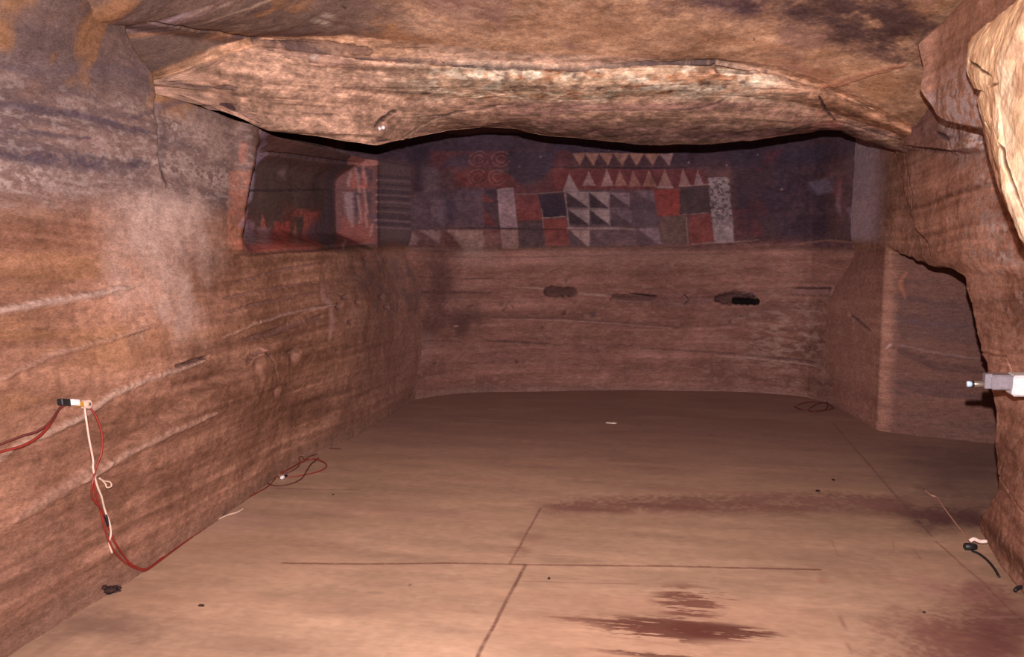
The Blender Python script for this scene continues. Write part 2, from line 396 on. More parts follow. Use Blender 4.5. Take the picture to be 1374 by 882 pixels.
# smoked, banded stretch between the recess and the far corner
sb = sst(7.36, 7.42, Y)*sst(1.46, 1.6, Z)*(1-sst(2.4, 2.5, Z))
L.blend(sb, L.cl((82, 62, 66), 530, 240), .85)
for y0, w in [(237, .015), (248, .012), (257, .02), (266, .02), (279, .012), (291, .03), (300, .02)]:
    L.stroke([(505, y0-1), (530, y0), (556, y0+2)], w, L.cl((58, 44, 56), 530, y0), .6, rel=-0.006, taper=False)
    L.stroke([(505, y0+5), (530, y0+6), (556, y0+8)], w*.5, L.cl((108, 82, 90), 530, y0), .5, taper=False)
L.stroke([(560, 190), (556, 215), (556, 250)], 0.10, L.cl((42, 34, 46), 556, 220), .8)
LO = finish(L, 'wall_left', M_rock, gain=1.12)

# ================================================================== BACK WALL
Xb = seglin([(-3.1, -2.6, 20), (-2.6, 1.95, 640), (1.95, 2.3, 10)])
Zb = seglin([(-0.12, 2.75, 420)])
Z, X = np.meshgrid(Zb, Xb, indexing='ij'); Z = Z.T; X = X.T
P = np.stack([X, np.zeros_like(X), Z], -1)
YB = smi(X, [-3.1, -2.6, -2.36, -2.14, -1.85, -.29, .85, 1.42, 1.61, 2.0], [7.2, 7.7, 8.0, 8.30, 8.46, 8.88, 8.95, 8.82, 8.4, 7.6], .14)
YB += .12*sst(1.4, 1.6, Z)*sst(-1.6, -2.2, X)
YB = YB+0.05*sst(1.42, 1.5, Z)+0.03*sst(1.2, 0.0, Z)*-1
P[..., 1] = YB
P[..., 1] -= 0.7*rock_relief(P)
B = Surf(P, X, Z, (168, 112, 98)); B.illum(False)
sn = strata(P, 9, 155, 4); s2 = strata(P, 30, 157, 3); fb = fbm(P, 1.3, 4, 160)
fm = fbm(P, 4, 4, 162, st=(.7, 1, 1.8))
B.mottle(155, (.9, .6, .8, .7, .4))
speck(B, np.ones_like(X), (208, 160, 145), 0.12, 22, 161, .4, .2, (.6, 1, 1.4))
def BC(c, px, py): return B.cl(c, px, py)
# upper, smoked and painted register
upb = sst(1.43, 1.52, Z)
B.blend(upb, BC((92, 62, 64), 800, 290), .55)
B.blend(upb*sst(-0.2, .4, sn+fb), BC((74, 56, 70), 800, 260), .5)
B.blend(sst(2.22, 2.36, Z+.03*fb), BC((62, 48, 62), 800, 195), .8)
def m3(*q): return [(540+0.2329*x, 180+0.2329*y) for x, y in q]
def m4(*q): return [(740+0.2329*x, 180+0.2329*y) for x, y in q]
def BP(q, c, al=.85, soft=.012, wear=.3, rough=.6):
    B.poly(q, BC(c, sum(a for a, b in q)/len(q), sum(b for a, b in q)/len(q)), al, soft, rough, wear)
def BS(q, w, c, al=.7, rel=0.0, brk=.3, wob=.004, taper=True):
    B.stroke(q, w, BC(c, *q[len(q)//2]), al, .6, rel, wob, taper, brk)
RED = (116, 50, 48); DK = (62, 47, 60)
MUR = True
BP(m4((1030, 60), (1374, 60), (1600, 60), (1600, 620), (1230, 600), (1060, 600)), (60, 48, 64), .8, .06)
BP(m4((0, 30), (700, 50), (1300, 60), (1300, 110), (700, 110), (0, 110)), (60, 48, 64), .7, .03)
BP(m3((60, 60), (170, 80), (130, 180), (110, 330), (60, 330)), (44, 34, 48), .8, .05)
BP(m3((110, 330), (480, 320), (480, 540), (250, 540), (100, 560), (0, 560), (0, 400)), (80, 64, 76), .8, .04)
BP(m3((155, 95), (960, 95), (960, 190), (155, 205)), (102, 52, 54), .75, .02, .5)
BP(m3((270, 130), (380, 110), (390, 180), (200, 200)), (72, 58, 72), .8, .03)
BP(m3((480, 205), (630, 240), (700, 305), (780, 290), (860, 220), (1010, 205), (1010, 330), (660, 345), (480, 310), (300, 300), (300, 215)), RED, .75, .02, .5)
BP(m3((600, 100), (900, 95), (860, 200), (780, 265), (720, 292), (660, 280), (610, 215)), (62, 53, 68), .9, .025)
for cx, cy in [(440, 145), (565, 145), (430, 250), (545, 250)]:
    for r in (22, 44):
        BS(m3(*[(cx+r*1.2*math.cos(t), cy+r*math.sin(t)) for t in np.linspace(0.3, 5.6, 12)]), .008, (150, 100, 96), .35, brk=.7, wob=.02, taper=False)
BP(m3((120, 190), (190, 200), (210, 320), (140, 330), (115, 260)), (118, 98, 106), .75, .05)
BP(m3((20, 400), (160, 400), (260, 420), (260, 520), (180, 540), (60, 520)), (100, 78, 88), .5, .06)
BP(m3((240, 370), (300, 380), (310, 500), (250, 530)), (50, 40, 62), .6, .05)
BP(m3((160, 370), (240, 370), (240, 520), (180, 480)), (122, 100, 110), .5, .05)
# flank of the pale pillar
BP(m3((470, 310), (545, 310), (565, 545), (470, 545)), (70, 54, 64), .8)
BP(m3((462, 345), (530, 388), (466, 392)), RED, .9); BP(m3((470, 430), (548, 535), (478, 520)), RED, .9)
BP(m3((543, 320), (640, 308), (665, 540), (563, 545)), (172, 140, 146), .95, .008, .1)
for r in range(7):
    y0 = 335+r*30
    BS(m3((560+r*3, y0), (600+r*2, y0+22), (640+r*2, y0)), .006, (140, 80, 84), .6, brk=.1, taper=False)
BP(m3((565, 548), (665, 548), (668, 660), (572, 660)), (160, 122, 112), .8, .012, .3)
BP(m3((655, 350), (780, 345), (802, 492), (668, 502)), (124, 54, 52), .9, wear=.2)
BP(m3((780, 345), (932, 335), (948, 475), (806, 488)), (56, 44, 58), .95, wear=.1)
BP(m3((668, 505), (802, 495), (818, 572), (822, 655), (670, 655)), (82, 64, 68), .9)
BP(m3((810, 490), (945, 480), (955, 555), (960, 645), (830, 645), (818, 572)), (128, 58, 50), .85, wear=.4)
BP(m3((470, 550), (562, 550), (568, 640), (472, 640)), (112, 72, 64), .6)
BS(m3((655, 348), (780, 342), (932, 333)), .007, (160, 125, 125), .6)
BS(m3((806, 485), (875, 480), (946, 474)), .008, (175, 140, 135), .8)
BS(m3((932, 330), (945, 430), (958, 545)), .007, (180, 150, 150), .8); BS(m3((800, 430), (812, 545)), .006, (170, 135, 130), .6)
BS(m3((250, 543), (500, 545), (700, 548), (940, 552)), .008, (46, 34, 44), .7, -.01)
# pale darts bottom left
BP(m3((30, 560), (240, 555), (240, 640), (30, 645)), (110, 74, 74), .7)
BP(m3((100, 555), (215, 555), (215, 630)), (150, 118, 116), .85); BP(m3((30, 560), (95, 600), (80, 640), (30, 640)), (134, 104, 104), .6)
BP(m3((250, 550), (465, 555), (468, 690), (360, 705), (330, 640)), (152, 116, 104), .85, .02)
BP(m3((235, 560), (330, 640), (350, 700), (230, 660)), (104, 62, 54), .7, .02)
BP(m3((0, 655), (300, 655), (300, 672), (0, 668)), (150, 112, 102), .4, .01)
# chequer of split triangles
BP(m4((80, 320), (590, 310), (630, 640), (100, 655)), (88, 68, 76), .85)
def tri(x0, x1, y0, y1, w, d, al=.92):
    BP(m4((x0, y0), (x1, y0), (x1, y1)), w, al, .007, .2); BP(m4((x0+4, y0+8), (x1-4, y1), (x0+8, y1)), d, al, .007, .05)
WH = (182, 152, 150)
tri(85, 212, 332, 422, WH, (64, 50, 56)); tri(218, 330, 332, 428, WH, (64, 50, 56)); tri(336, 450, 338, 420, (132, 106, 114), (70, 54, 60), .7)
tri(96, 214, 434, 520, WH, (64, 50, 56)); tri(220, 332, 434, 522, WH, (64, 50, 56)); tri(338, 460, 438, 520, (116, 94, 106), (80, 64, 70), .6)
tri(104, 214, 556, 652, (170, 136, 128), (84, 64, 66)); tri(220, 336, 556, 652, (104, 80, 82), (86, 66, 68), .6)
BP(m4((340, 560), (490, 560), (490, 640), (345, 645)), (108, 82, 82), .6); BP(m4((490, 545), (615, 540), (632, 640)), (134, 108, 118), .75, .015)
BP(m4((495, 330), (590, 320), (600, 400), (520, 360)), (128, 104, 114), .6, .02); BP(m4((465, 400), (610, 400), (615, 530), (465, 530)), (96, 80, 94), .4, .03)
BS(m4((95, 543), (330, 545), (480, 548)), .016, (160, 128, 124), .8, taper=False); BS(m4((90, 428), (390, 430)), .006, (160, 130, 130), .6)
for a, b in [((80, 335), (98, 545)), ((214, 330), (216, 650)), ((331, 335), (334, 530))]:
    BS(m4(a, b), .006, (175, 145, 145), .7, taper=False)
# dart friezes
BP(m4((100, 110), (690, 108), (690, 182), (110, 182)), (92, 56, 58), .85)
OC = (158, 110, 92)
for i, (a, b, t) in enumerate([(120, 190, 165), (190, 270, 245), (275, 352, 325), (356, 446, 410), (446, 530, 490), (532, 622, 583), (620, 702, 678)]):
    BP(m4((a, 110), (b, 110), (b, 150) if i == 0 else (b-2, 118), (t, 182)), OC if i < 6 else (160, 122, 124), .9, .007, .2)
    if i: BP(m4((a, 125), (a+38, 182), (a-30, 182)), (66, 48, 56), .8, .007)
BS(m4((0, 190), (300, 192), (640, 195), (760, 190)), .010, (44, 32, 42), .7, -.012)
BP(m4((0, 198), (880, 200), (900, 290), (740, 300), (590, 320), (80, 320), (0, 325)), (108, 50, 52), .85, wear=.2)
for (a, b, t, y0, y1, c) in [(62, 158, 100, 225, 332, WH), (178, 254, 213, 215, 298, (158, 118, 118)), (284, 356, 318, 200, 300, (160, 120, 116)), (360, 436, 390, 208, 300, (146, 98, 86)),
                             (444, 518, 470, 208, 303, (142, 94, 80)), (524, 608, 558, 205, 303, (148, 98, 82)), (612, 702, 652, 200, 312, (160, 114, 104)), (732, 802, 758, 200, 302, (152, 108, 104)), (818, 878, 842, 205, 296, (156, 122, 126))]:
    BP(m4((a, y1), (t, y0), (b, y1)), c, .88, .007, .25)
BS(m4((600, 306), (700, 304)), .012, (186, 158, 152), .8, brk=.5); BS(m4((735, 300), (905, 290)), .007, (175, 140, 130), .8)
BP(m4((588, 320), (735, 312), (742, 468), (612, 474)), (142, 54, 46), .9, wear=.15)
BP(m4((740, 312), (905, 300), (918, 455), (738, 466)), (72, 56, 58), .9); BP(m4((618, 476), (780, 470), (786, 642), (632, 645)), (100, 76, 70), .9)
BP(m4((790, 470), (925, 460), (942, 622), (800, 636)), (126, 58, 52), .85, wear=.3)
BS(m4((740, 465), (918, 455)), .006, (150, 110, 100), .6); BS(m4((776, 475), (788, 640)), .006, (160, 118, 108), .6)
BS(m4((800, 636), (940, 625), (1060, 622), (1190, 608)), .010, (165, 125, 112), .7); BS(m4((20, 655), (300, 665), (620, 650), (800, 640)), .012, (120, 72, 62), .6)
BP(m4((903, 252), (1000, 248), (1025, 262), (1036, 420), (1052, 622), (940, 630), (920, 450)), (186, 160, 160), .95, .01, .1)
pill = m4((903, 252), (1025, 262), (1036, 420), (1052, 622), (940, 630), (920, 450))
a0 = [B.ab(*p) for p in pill]
inside = (X > min(a for a, b in a0)) & (X < max(a for a, b in a0)) & (Z > min(b for a, b in a0)) & (Z < max(b for a, b in a0))
speck(B, inside*sst(1.55, 1.85, Z)*(B.C[..., 1] > .28), (98, 80, 104), .0, 38, 171, .7, .1)
BP(m4((1045, 440), (1130, 425), (1185, 370), (1240, 440), (1230, 470), (1050, 470)), (98, 46, 48), .55, .03)
BP(m4((1060, 480), (1160, 480), (1170, 590), (1070, 600)), (96, 52, 50), .7, .02); BP(m4((1155, 480), (1200, 500), (1230, 590), (1165, 590)), (118, 50, 46), .8, .02)
BP(m4((1175, 480), (1280, 480), (1290, 590), (1215, 590)), (80, 58, 58), .6, .03)
BP(m4((1230, 100), (1330, 90), (1270, 170), (1220, 180)), (112, 46, 50), .6, .03, .6); BP(m4((1160, 190), (1210, 200), (1190, 225)), (110, 46, 50), .6, .02)
BP(m4((550, 60), (790, 60), (690, 90), (560, 90)), (98, 44, 48), .6, .03)
B.blob(1008, 268, .06, .30, BC((80, 40, 48), 1008, 268), .3); B.blob(1101, 248, .16, .10, BC((88, 76, 96), 1101, 248), .6)
for q in (m3((1350, 500)),):
    pass
for (x, y) in [(1017, 208), (975, 222), (924, 218), (1049, 254), (725, 210), (697, 224)]:
    B.blob(x, y, .018, .018, BC((150, 125, 122), x, y), .8)
B.blob(817, 202, .008, .008, BC((190, 170, 70), 817, 202), .9)
# soot mottling over the whole painted register
mo = fbm(P, 7, 4, 175)*.6+fbm(P, 30, 3, 176)*.6
B.mul(1+sst(1.45, 1.5, Z)*(.55*mo))
B.blend(sst(1.5, 1.6, Z)*sst(.1, .5, fbm(P, 2.2, 4, 177)), BC((70, 52, 62), 800, 250), .45)
# painted strip in the right corner
for q, c in [([(1117, 258), (1124, 240), (1131, 240), (1130, 290)], (118, 56, 58)), ([(1120, 275), (1127, 245), (1128, 290)], (165, 135, 140)), ([(1136, 280), (1146, 276), (1158, 305), (1148, 315)], (128, 108, 122)),
             ([(1086, 245), (1112, 238), (1118, 258), (1096, 262)], (100, 84, 100))]:
    BP(q, c, .7, .015)
B.blend(sst(1.5, 1.72, X)*sst(1.5, 1.6, Z), BC((88, 72, 84), 1140, 220), .4)
# lower register: soft bedding, cracks, pits, cut ledges
B.blend((1-sst(1.44, 1.50, Z)), BC((122, 80, 72), 800, 400), .35)
def blow(px, py, ra, rb, c, al=.5): B.blob(px, py, ra, rb, BC(c, px, py), al, .6)
blow(800, 345, 1.6, .18, (128, 88, 78), .6); blow(700, 480, 1.0, .25, (120, 76, 68), .4); blow(960, 350, .6, .12, (132, 92, 80), .5)
blow(596, 385, .22, .65, (74, 44, 42), .85); blow(580, 432, .55, .22, (76, 45, 42), .75); blow(616, 400, .10, .5, (124, 84, 78), .3); blow(642, 345, .3, .18, (132, 98, 92), .5)
blow(625, 430, .22, .28, (70, 42, 40), .75); blow(560, 470, .25, .2, (128, 96, 92), .4); blow(1050, 420, .9, .12, (100, 66, 62), .4)
speck(B, np.exp(-((X-1.25)/.55)**2-((Z-.62)/.42)**2), (224, 180, 165), -.02, 15, 172, .6, .25, (.5, 1, 1.6))
speck(B, np.exp(-((X-1.0)/.7)**2-((Z-.30)/.15)**2), (214, 170, 155), .05, 15, 173, .5, .25, (.5, 1, 1.6))
for pts, w, c, rel in [([(545, 372), (620, 374), (700, 374)], .008, (78, 50, 50), -.006), ([(545, 393), (620, 393), (660, 393)], .012, (74, 46, 46), -.008), ([(650, 458), (690, 459), (740, 462)], .01, (64, 40, 42), -.012),
                       ([(560, 458), (620, 458)], .008, (84, 54, 52), -.005), ([(640, 425), (760, 427), (830, 436), (915, 438)], .010, (92, 60, 58), -.01), ([(660, 428), (760, 430), (900, 441)], .008, (140, 100, 92), .004),
                       ([(860, 468), (950, 472), (1040, 481), (1100, 488)], .010, (80, 54, 56), -.01), ([(960, 478), (1040, 484), (1095, 492)], .010, (160, 122, 112), .004), ([(1060, 330), (1110, 322), (1150, 326)], .012, (150, 104, 88), .006),
                       ([(1040, 352), (1090, 352), (1130, 362)], .007, (138, 92, 74), 0), ([(1062, 416), (1110, 420), (1140, 428)], .009, (140, 104, 96), .004), ([(690, 385), (740, 388)], .012, (140, 104, 96), .004),
                       ([(1070, 448), (1100, 455)], .008, (150, 112, 104), 0), ([(838, 480), (838, 500), (843, 520)], .008, (96, 60, 60), -.005), ([(555, 345), (640, 346), (1000, 340)], .008, (104, 68, 64), -.004)]:
    BS(pts, w, c, .7, rel)
# long cut slot and its dark mouth
BS([(737, 391), (752, 392), (768, 392)], .05, (66, 42, 42), .85, -.05, 0, taper=False)
BS([(775, 394), (800, 396), (818, 398)], .018, (140, 104, 96), .8, .01, .2)
BS([(822, 398), (850, 400), (880, 400)], .030, (70, 44, 44), .8, -.03, .1); BS([(845, 394), (862, 396), (882, 398)], .010, (30, 20, 22), .9, -.02, 0)
BS([(820, 403), (900, 405), (965, 402)], .045, (96, 62, 60), .6, -.02, .2)
BS([(895, 398), (905, 395), (918, 398), (926, 405), (918, 409), (898, 408)], .012, (120, 82, 76), .6); BS([(918, 396), (926, 403), (918, 409)], .010, (52, 34, 36), .8, -.01)
BS([(962, 402), (985, 400), (1012, 402)], .065, (60, 38, 40), .8, -.06, 0); BS([(988, 403), (1000, 404), (1014, 405)], .030, (14, 9, 12), .95, -.16, 0, taper=False)
BS([(992, 395), (1005, 393), (1014, 397)], .010, (92, 70, 84), .7)
BS([(1068, 391), (1090, 391), (1112, 392)], .040, (116, 78, 74), .7, .02, 0, taper=False); BS([(1066, 386), (1090, 387), (1112, 387), (1114, 394)], .012, (56, 36, 38), .8, -.02)
for (x, y, r, c) in [(758, 420, .035, (62, 38, 42)), (694, 486, .028, (70, 42, 44)), (797, 422, .05, (88, 58, 62)), (728, 440, .03, (88, 56, 54)), (980, 432, .03, (84, 54, 52)), (673, 408, .04, (92, 60, 58)), (1020, 470, .02, (84, 54, 52)), (584, 488, .02, (70, 44, 44)), (760, 376, .03, (84, 54, 56))]:
    B.blob(x, y, r, r*1.2, BC(c, x, y), .85, .3, rel=-.012)
B.blob(612, 438, .035, .012, BC((180, 130, 112), 612, 438), .9)
BS([(675, 418), (682, 405), (690, 416)], .014, (92, 58, 56), .6)
B.blend(sst(.10, .0, Z+.02*fb), BC((140, 104, 98), 800, 515), .25)
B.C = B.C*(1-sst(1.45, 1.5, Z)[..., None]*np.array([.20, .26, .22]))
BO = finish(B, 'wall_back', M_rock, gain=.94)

# ================================================================== RIGHT WALL
Yr = seglin([(-1.0, 3.2, 50), (3.2, 4.2, 200), (4.2, 4.5, 60), (4.5, 5.6, 300), (5.6, 6.9, 150), (6.9, 7.32, 300), (7.32, 9.1, 140)])
Zr = seglin([(-0.15, 1.28, 330), (1.28, 1.55, 130), (1.55, 2.75, 330), (2.75, 3.2, 30)])
Y, Z = np.meshgrid(Yr, Zr, indexing='ij')
P = np.stack([np.full_like(Y, 1.75), Y, Z], -1)
jag = 0.035*vnoise(Z*6, Z*0, Z*0, 31)+0.018*vnoise(Z*17, Z*0, Z*0, 32)
EY = np.interp(Z, [-.1, .04, .20, .30, .36, .50, .68, .85, 1.04, 1.20, 1.36, 1.5], [4.87, 4.87, 4.75, 4.63, 4.61, 4.73, 4.88, 5.03, 5.20, 5.29, 5.44, 5.5])+jag
TZ = np.interp(Y, [5.3, 5.6, 6.1, 6.6, 7.04, 7.3], [1.335, 1.37, 1.40, 1.43, 1.47, 1.5])+0.012*vnoise(Y*9, Y*0, Y*0, 33)
far = np.clip((7.36-Y)/0.38, 0, 1)**1.7
m = sst(EY, EY+0.05, Y)*sst(TZ+.01, TZ-0.05, Z)
soft_top = 0            # toward the back the lip of the hollow dies out into the wall
m = np.minimum(m, 1)*far
XF = smi(Y, [-1, 4.0, 4.36, 4.8, 7.22, 8.33, 9.1], [1.6, 1.61, 1.65, 1.73, 1.77, 1.61, 1.5], .2)
X = 1.75+(XF-1.75)*np.maximum(sst(.9, .3, Z), sst(6.8, 7.3, Y)*sst(1.6, .9, Z))+1.02*m
X -= .12*sst(7.6, 8.9, Y)*sst(1.3, 1.6, Z)
X -= .05*sst(7.5, 8.9, Y)*sst(.05, .5, Z)*sst(1.5, 1.3, Z)
ck = np.interp(Z, [1.40, 1.48, 1.89, 2.1, 2.29, 2.5], [6.1, 6.19, 6.67, 6.85, 7.09, 7.2])+.03*vnoise(Z*5, Z*0, Z*0, 35)
X -= 0.05*sst(ck+.03, ck-.03, Y)*sst(1.35, 1.45, Z)
E3 = np.interp(Z, [1.7, 1.9, 2.01, 2.16, 2.39, 2.63, 2.68, 2.72, 2.9], [4.3, 4.55, 4.72, 4.92, 5.11, 5.15, 5.01, 4.57, 3.6])+.03*vnoise(Z*8, Z*0, Z*0, 36)
X -= 0.30*sst(E3+.03, E3-.05-1.3*sst(2.25, 1.85, Z), Y)*sst(1.55, 2.25, Z)
bz = np.interp(Y, [4.8, 5.5, 6.1, 6.5, 7.0], [2.04, 2.08, 2.16, 2.2, 2.3])
X -= 0.07*sst(bz-.02, bz+.02, Z)*sst(4.9, 5.2, Y)*(1-sst(6.6, 7.0, Y))
X -= 0.22*sst(3.9, 3.0, Y)*0
P[..., 0] = X
rr = rock_relief(P)*(1-.6*sst(6.8, 7.4, Y)); P[..., 0] -= rr
P[..., 1] -= rr*sst(.05, .5, m)*(1-sst(.9, 1, m))
Rr = Surf(P, arc(np.stack([X, Y], -1)), Z, (192, 136, 112)); Rr.ok = P[..., 0] < 2.9; Rr.illum(True)
def RC(c, px, py): return Rr.cl(c, px, py)
sn = strata(P, 9, 255, 4); s2 = strata(P, 26, 257, 3); fb = fbm(P, 1.6, 4, 260)
Rr.mottle(255, (.7, .6, .8, .45, .4))
Rr.blend(sst(6.6, 7.8, Y)*(1-sst(1.4, 1.5, Z)), (196, 138, 126), .75)  # colour lifted toward the back wall's where the flash only grazes
speck(Rr, np.ones_like(X), (214, 170, 150), 0.1, 20, 261, .35, .2)
Rr.blend(sst(0, .5, fb)*sst(1.4, 1.6, Z), (190, 124, 84), .35)
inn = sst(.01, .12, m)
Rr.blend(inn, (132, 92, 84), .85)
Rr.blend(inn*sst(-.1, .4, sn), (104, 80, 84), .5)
Rr.blend(sst(1.95, 2.1, Z)*sst(7.0, 4.8, Y), (184, 138, 112), .45)
Rr.blend(sst(2.0, 2.3, Z)*sst(5.1, 5.3, Y)*(1-sst(6.2, 6.8, Y)), (140, 112, 122), .5)
speck(Rr, sst(1.9, 2.15, Z)*(1-sst(2.25, 2.5, Z))*(1-sst(5.4, 5.8, Y)), (226, 204, 206), -.15, 26, 262, .7, .25)
speck(Rr, np.exp(-((Z-1.62)/.35)**2)*(1-sst(5.0, 5.5, Y)), (214, 190, 184), 0., 26, 263, .45, .25, (1, .6, 1))
def RS(q, w, c, al=.8, rel=0.0, brk=.1, **k): Rr.stroke(q, w, RC(c, *q[len(q)//2]), al, .6, rel, .005, brk=brk, **k)
RS([(1205, 190), (1214, 205), (1220, 240), (1224, 262), (1232, 300), (1244, 325), (1250, 348)], .010, (44, 26, 24), .85, -.006)
RS([(1110, 160), (1128, 175), (1150, 200), (1158, 235), (1165, 275)], .02, (62, 46, 58), .6)
RS([(1212, 196), (1236, 201), (1262, 203), (1285, 205)], .014, (52, 36, 38), .8, -.015)
RS([(1255, 178), (1272, 186), (1285, 204)], .012, (44, 30, 34), .85, -.015)
RS([(1180, 174), (1200, 184), (1212, 196)], .014, (32, 20, 22), .9, -.02)
RS([(1338, 468), (1350, 480), (1358, 495)], .010, (90, 54, 42), .7, -.01)
RS([(1348, 270), (1358, 300), (1372, 332)], .010, (96, 58, 48), .7, -.01)
RS([(1325, 640), (1350, 655), (1374, 690)], .008, (110, 66, 52), .6, -.01); RS([(1255, 185), (1300, 182), (1330, 190)], .012, (100, 74, 74), .5)
for (x, y, r, c) in [(1221, 259, .02, (200, 140, 90)), (1236, 313, .03, (195, 135, 95)), (1218, 290, .02, (170, 120, 100)), (1262, 321, .01, (70, 40, 36)), (1196, 280, .02, (60, 40, 40))]:
    Rr.blob(x, y, r, r, RC(c, x, y), .8)
# banding inside the hollow
for q, w, c in [([(1195, 460), (1245, 472), (1300, 480), (1320, 482)], .012, (118, 88, 86)), ([(1175, 500), (1225, 530), (1260, 536), (1310, 540)], .016, (118, 74, 62)), ([(1210, 400), (1260, 408), (1300, 410)], .012, (76, 52, 54)),
                ([(1195, 583), (1260, 588), (1330, 596)], .02, (96, 66, 62)), ([(1200, 428), (1250, 436), (1300, 438)], .03, (84, 62, 68)), ([(1205, 470), (1250, 490), (1320, 500)], .04, (70, 46, 48)), ([(1200, 362), (1208, 380), (1214, 400)], .02, (150, 88, 56))]:
    RS(q, w, c, .55, 0, .3)
RS([(1140, 423), (1155, 435), (1168, 445)], .02, (56, 36, 38), .7, -.02); Rr.blob(1167, 446, .04, .03, RC((176, 132, 110), 1167, 446), .8); RS([(1188, 468), (1196, 462)], .012, (190, 150, 140), .8)
Rr.blob(1150, 500, .3, .3, RC((108, 70, 66), 1150, 500), .4)
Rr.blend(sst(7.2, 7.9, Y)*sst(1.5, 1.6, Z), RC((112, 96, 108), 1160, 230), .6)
salt = fbm(P, 30, 3, 266, st=(1, .7, 1.2), gain=.7)
for x, y, ra, rb in [(1290, 140, .22, .12), (1320, 185, .3, .12), (1270, 165, .15, .06), (1330, 235, .3, .08), (1340, 310, .3, .05), (1345, 345, .25, .04)]:
    a_, b_ = Rr.ab(x, y); dd = np.hypot((Rr.A-a_)/ra, (Rr.B-b_)/rb)+.5*fb
    Rr.blend(sst(1.1, .3, dd)*sst(-.15, .25, salt), (255, 232, 226), .6)
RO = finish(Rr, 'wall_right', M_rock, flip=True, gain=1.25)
# ================================================================== CEILING
def crv(pts):
    q = np.array([atY(*p) for p in pts]); o = np.argsort(q[:, 0]); return q[o]
TLc = crv([(212, 100, 4.32), (262, 72, 4.6), (300, 58, 4.82), (343, 50, 5.0), (469, 50, 5.3), (600, 62, 5.5), (760, 72, 5.6), (870, 78, 5.6), (961, 82, 5.7), (1040, 92, 5.84), (1110, 112, 6.0), (1200, 152, 6.2), (1240, 172, 6.2)])
DLc = crv([(214, 108, 4.34), (262, 88, 4.62), (310, 72, 4.9), (343, 62, 5.05), (428, 68, 5.28), (542, 80, 5.5), (669, 88, 5.62), (760, 92, 5.66), (872, 87, 5.68), (961, 84, 5.74), (1040, 98, 5.9), (1110, 120, 6.1), (1200, 160, 6.3), (1240, 180, 6.3)])
MBc = crv([(215, 114, 4.36), (262, 120, 4.65), (320, 132, 4.98), (360, 142, 5.15), (469, 146, 5.42), (542, 138, 5.72), (669, 130, 5.9), (760, 132, 5.92), (872, 130, 5.94), (961, 128, 5.98), (1040, 134, 6.1), (1110, 148, 6.35), (1200, 180, 6.5), (1240, 196, 6.4)])
LPc = crv([(216, 120, 4.38), (260, 134, 4.62), (300, 148, 4.87), (355, 171, 5.2), (400, 180, 5.32), (450, 188, 5.45), (505, 196, 5.6), (545, 186, 5.95), (600, 177, 6.2), (650, 172, 6.35), (690, 174, 6.5), (725, 183, 6.5), (780, 187, 6.5), (860, 190, 6.5), (940, 190, 6.5), (1010, 187, 6.5), (1060, 181, 6.6), (1100, 172, 6.75), (1125, 172, 6.85), (1150, 186, 6.9), (1200, 199, 6.85), (1225, 204, 6.7), (1262, 208, 6.4)])
Xc = seglin([(-3.1, -2.6, 20), (-2.6, 2.0, 900), (2.0, 2.6, 30)])
def at_(c, k): return np.interp(Xc, c[:, 0], c[:, k])
n1, n2, n3, n4, n5, n6 = [int(v*RES) for v in (240, 60, 150, 170, 40, 60)]
def seg(a, b, n, bow=0.0, dz=0.0):
    t = (np.arange(n)/n)[None, :]
    y = a[0][:, None]*(1-t)+b[0][:, None]*t; z = a[1][:, None]*(1-t)+b[1][:, None]*t
    return y+bow*np.sin(t*math.pi), z+dz*np.sin(t*math.pi)
zc0 = 2.42+1.3*sst(-2.5, -.9, Xc)-.1*np.clip(Xc, 0, 3)**2
c00 = (np.full_like(Xc, -1.0), zc0); cA = (at_(TLc, 1), at_(TLc, 2)); cB = (at_(DLc, 1)+.0, at_(DLc, 2)); cC = (at_(MBc, 1), at_(MBc, 2)); cD = (at_(LPc, 1), at_(LPc, 2))
cE = (cD[0]+0.22, cD[1]+0.30); cF = (np.full_like(Xc, 9.3), np.full_like(Xc, 2.62))
mid = (cA[0]-1.6, 2.47+(cA[1]+.42-2.47)*sst(-2.6, -1.4, Xc))
cE = (cE[0], np.minimum(cE[1], 2.6))
ys, zs = [], []
for a, b, n, bw, dz in [(c00, mid, n1//4, 0, 0), (mid, cA, n1, 0, 0.02), (cA, cB, n2, 0.05, 0), (cB, cC, n3, -0.10, -0.02), (cC, cD, n4, -0.03, -0.045), (cD, cE, n5, 0, 0), (cE, cF, n6, 0, 0)]:
    y, z = seg(a, b, n, bw, dz); ys.append(y); zs.append(z)
Yc = np.concatenate(ys, 1); Zc = np.concatenate(zs, 1)
# light smoothing along X so the control points do not show
k = np.hanning(15); k /= k.sum()
def smx(a):
    p = np.pad(a, ((7, 7), (0, 0)), 'edge'); return sum(p[i:i+a.shape[0]]*k[i] for i in range(15))
Yc = smx(Yc); Zc = smx(Zc)
XX = np.repeat(Xc[:, None], Yc.shape[1], 1)
P = np.stack([XX, Yc, Zc], -1)
t_ = np.concatenate([np.zeros((P.shape[0], 1)), np.cumsum(np.linalg.norm(np.diff(P, axis=1), axis=-1), 1)], 1)
jj = np.arange(P.shape[1])
def band(a, b, f=10): return sst(a-f, a+f, jj)*(1-sst(b-f, b+f, jj))
J0 = n1//4; JA = J0+n1; JB = JA+n2; JC = JB+n3; JD = JC+n4
nn = -normals(P)
lipfade = np.ones(P.shape[1]); 
rel = 0.030*fbm(P, 1.2, 3, 321)+0.012*fbm(P, 6, 4, 333)
rel += (0.016*fbm(P, 1, 4, 345, st=(1.0, 1.5, 22)))*band(JA, JD+5)[None, :]
P = P+nn*rel[..., None]
tc_ = t_-t_[:, JA:JA+1]
T = Surf(P, XX, tc_, (222, 170, 134)); T.illum(True)
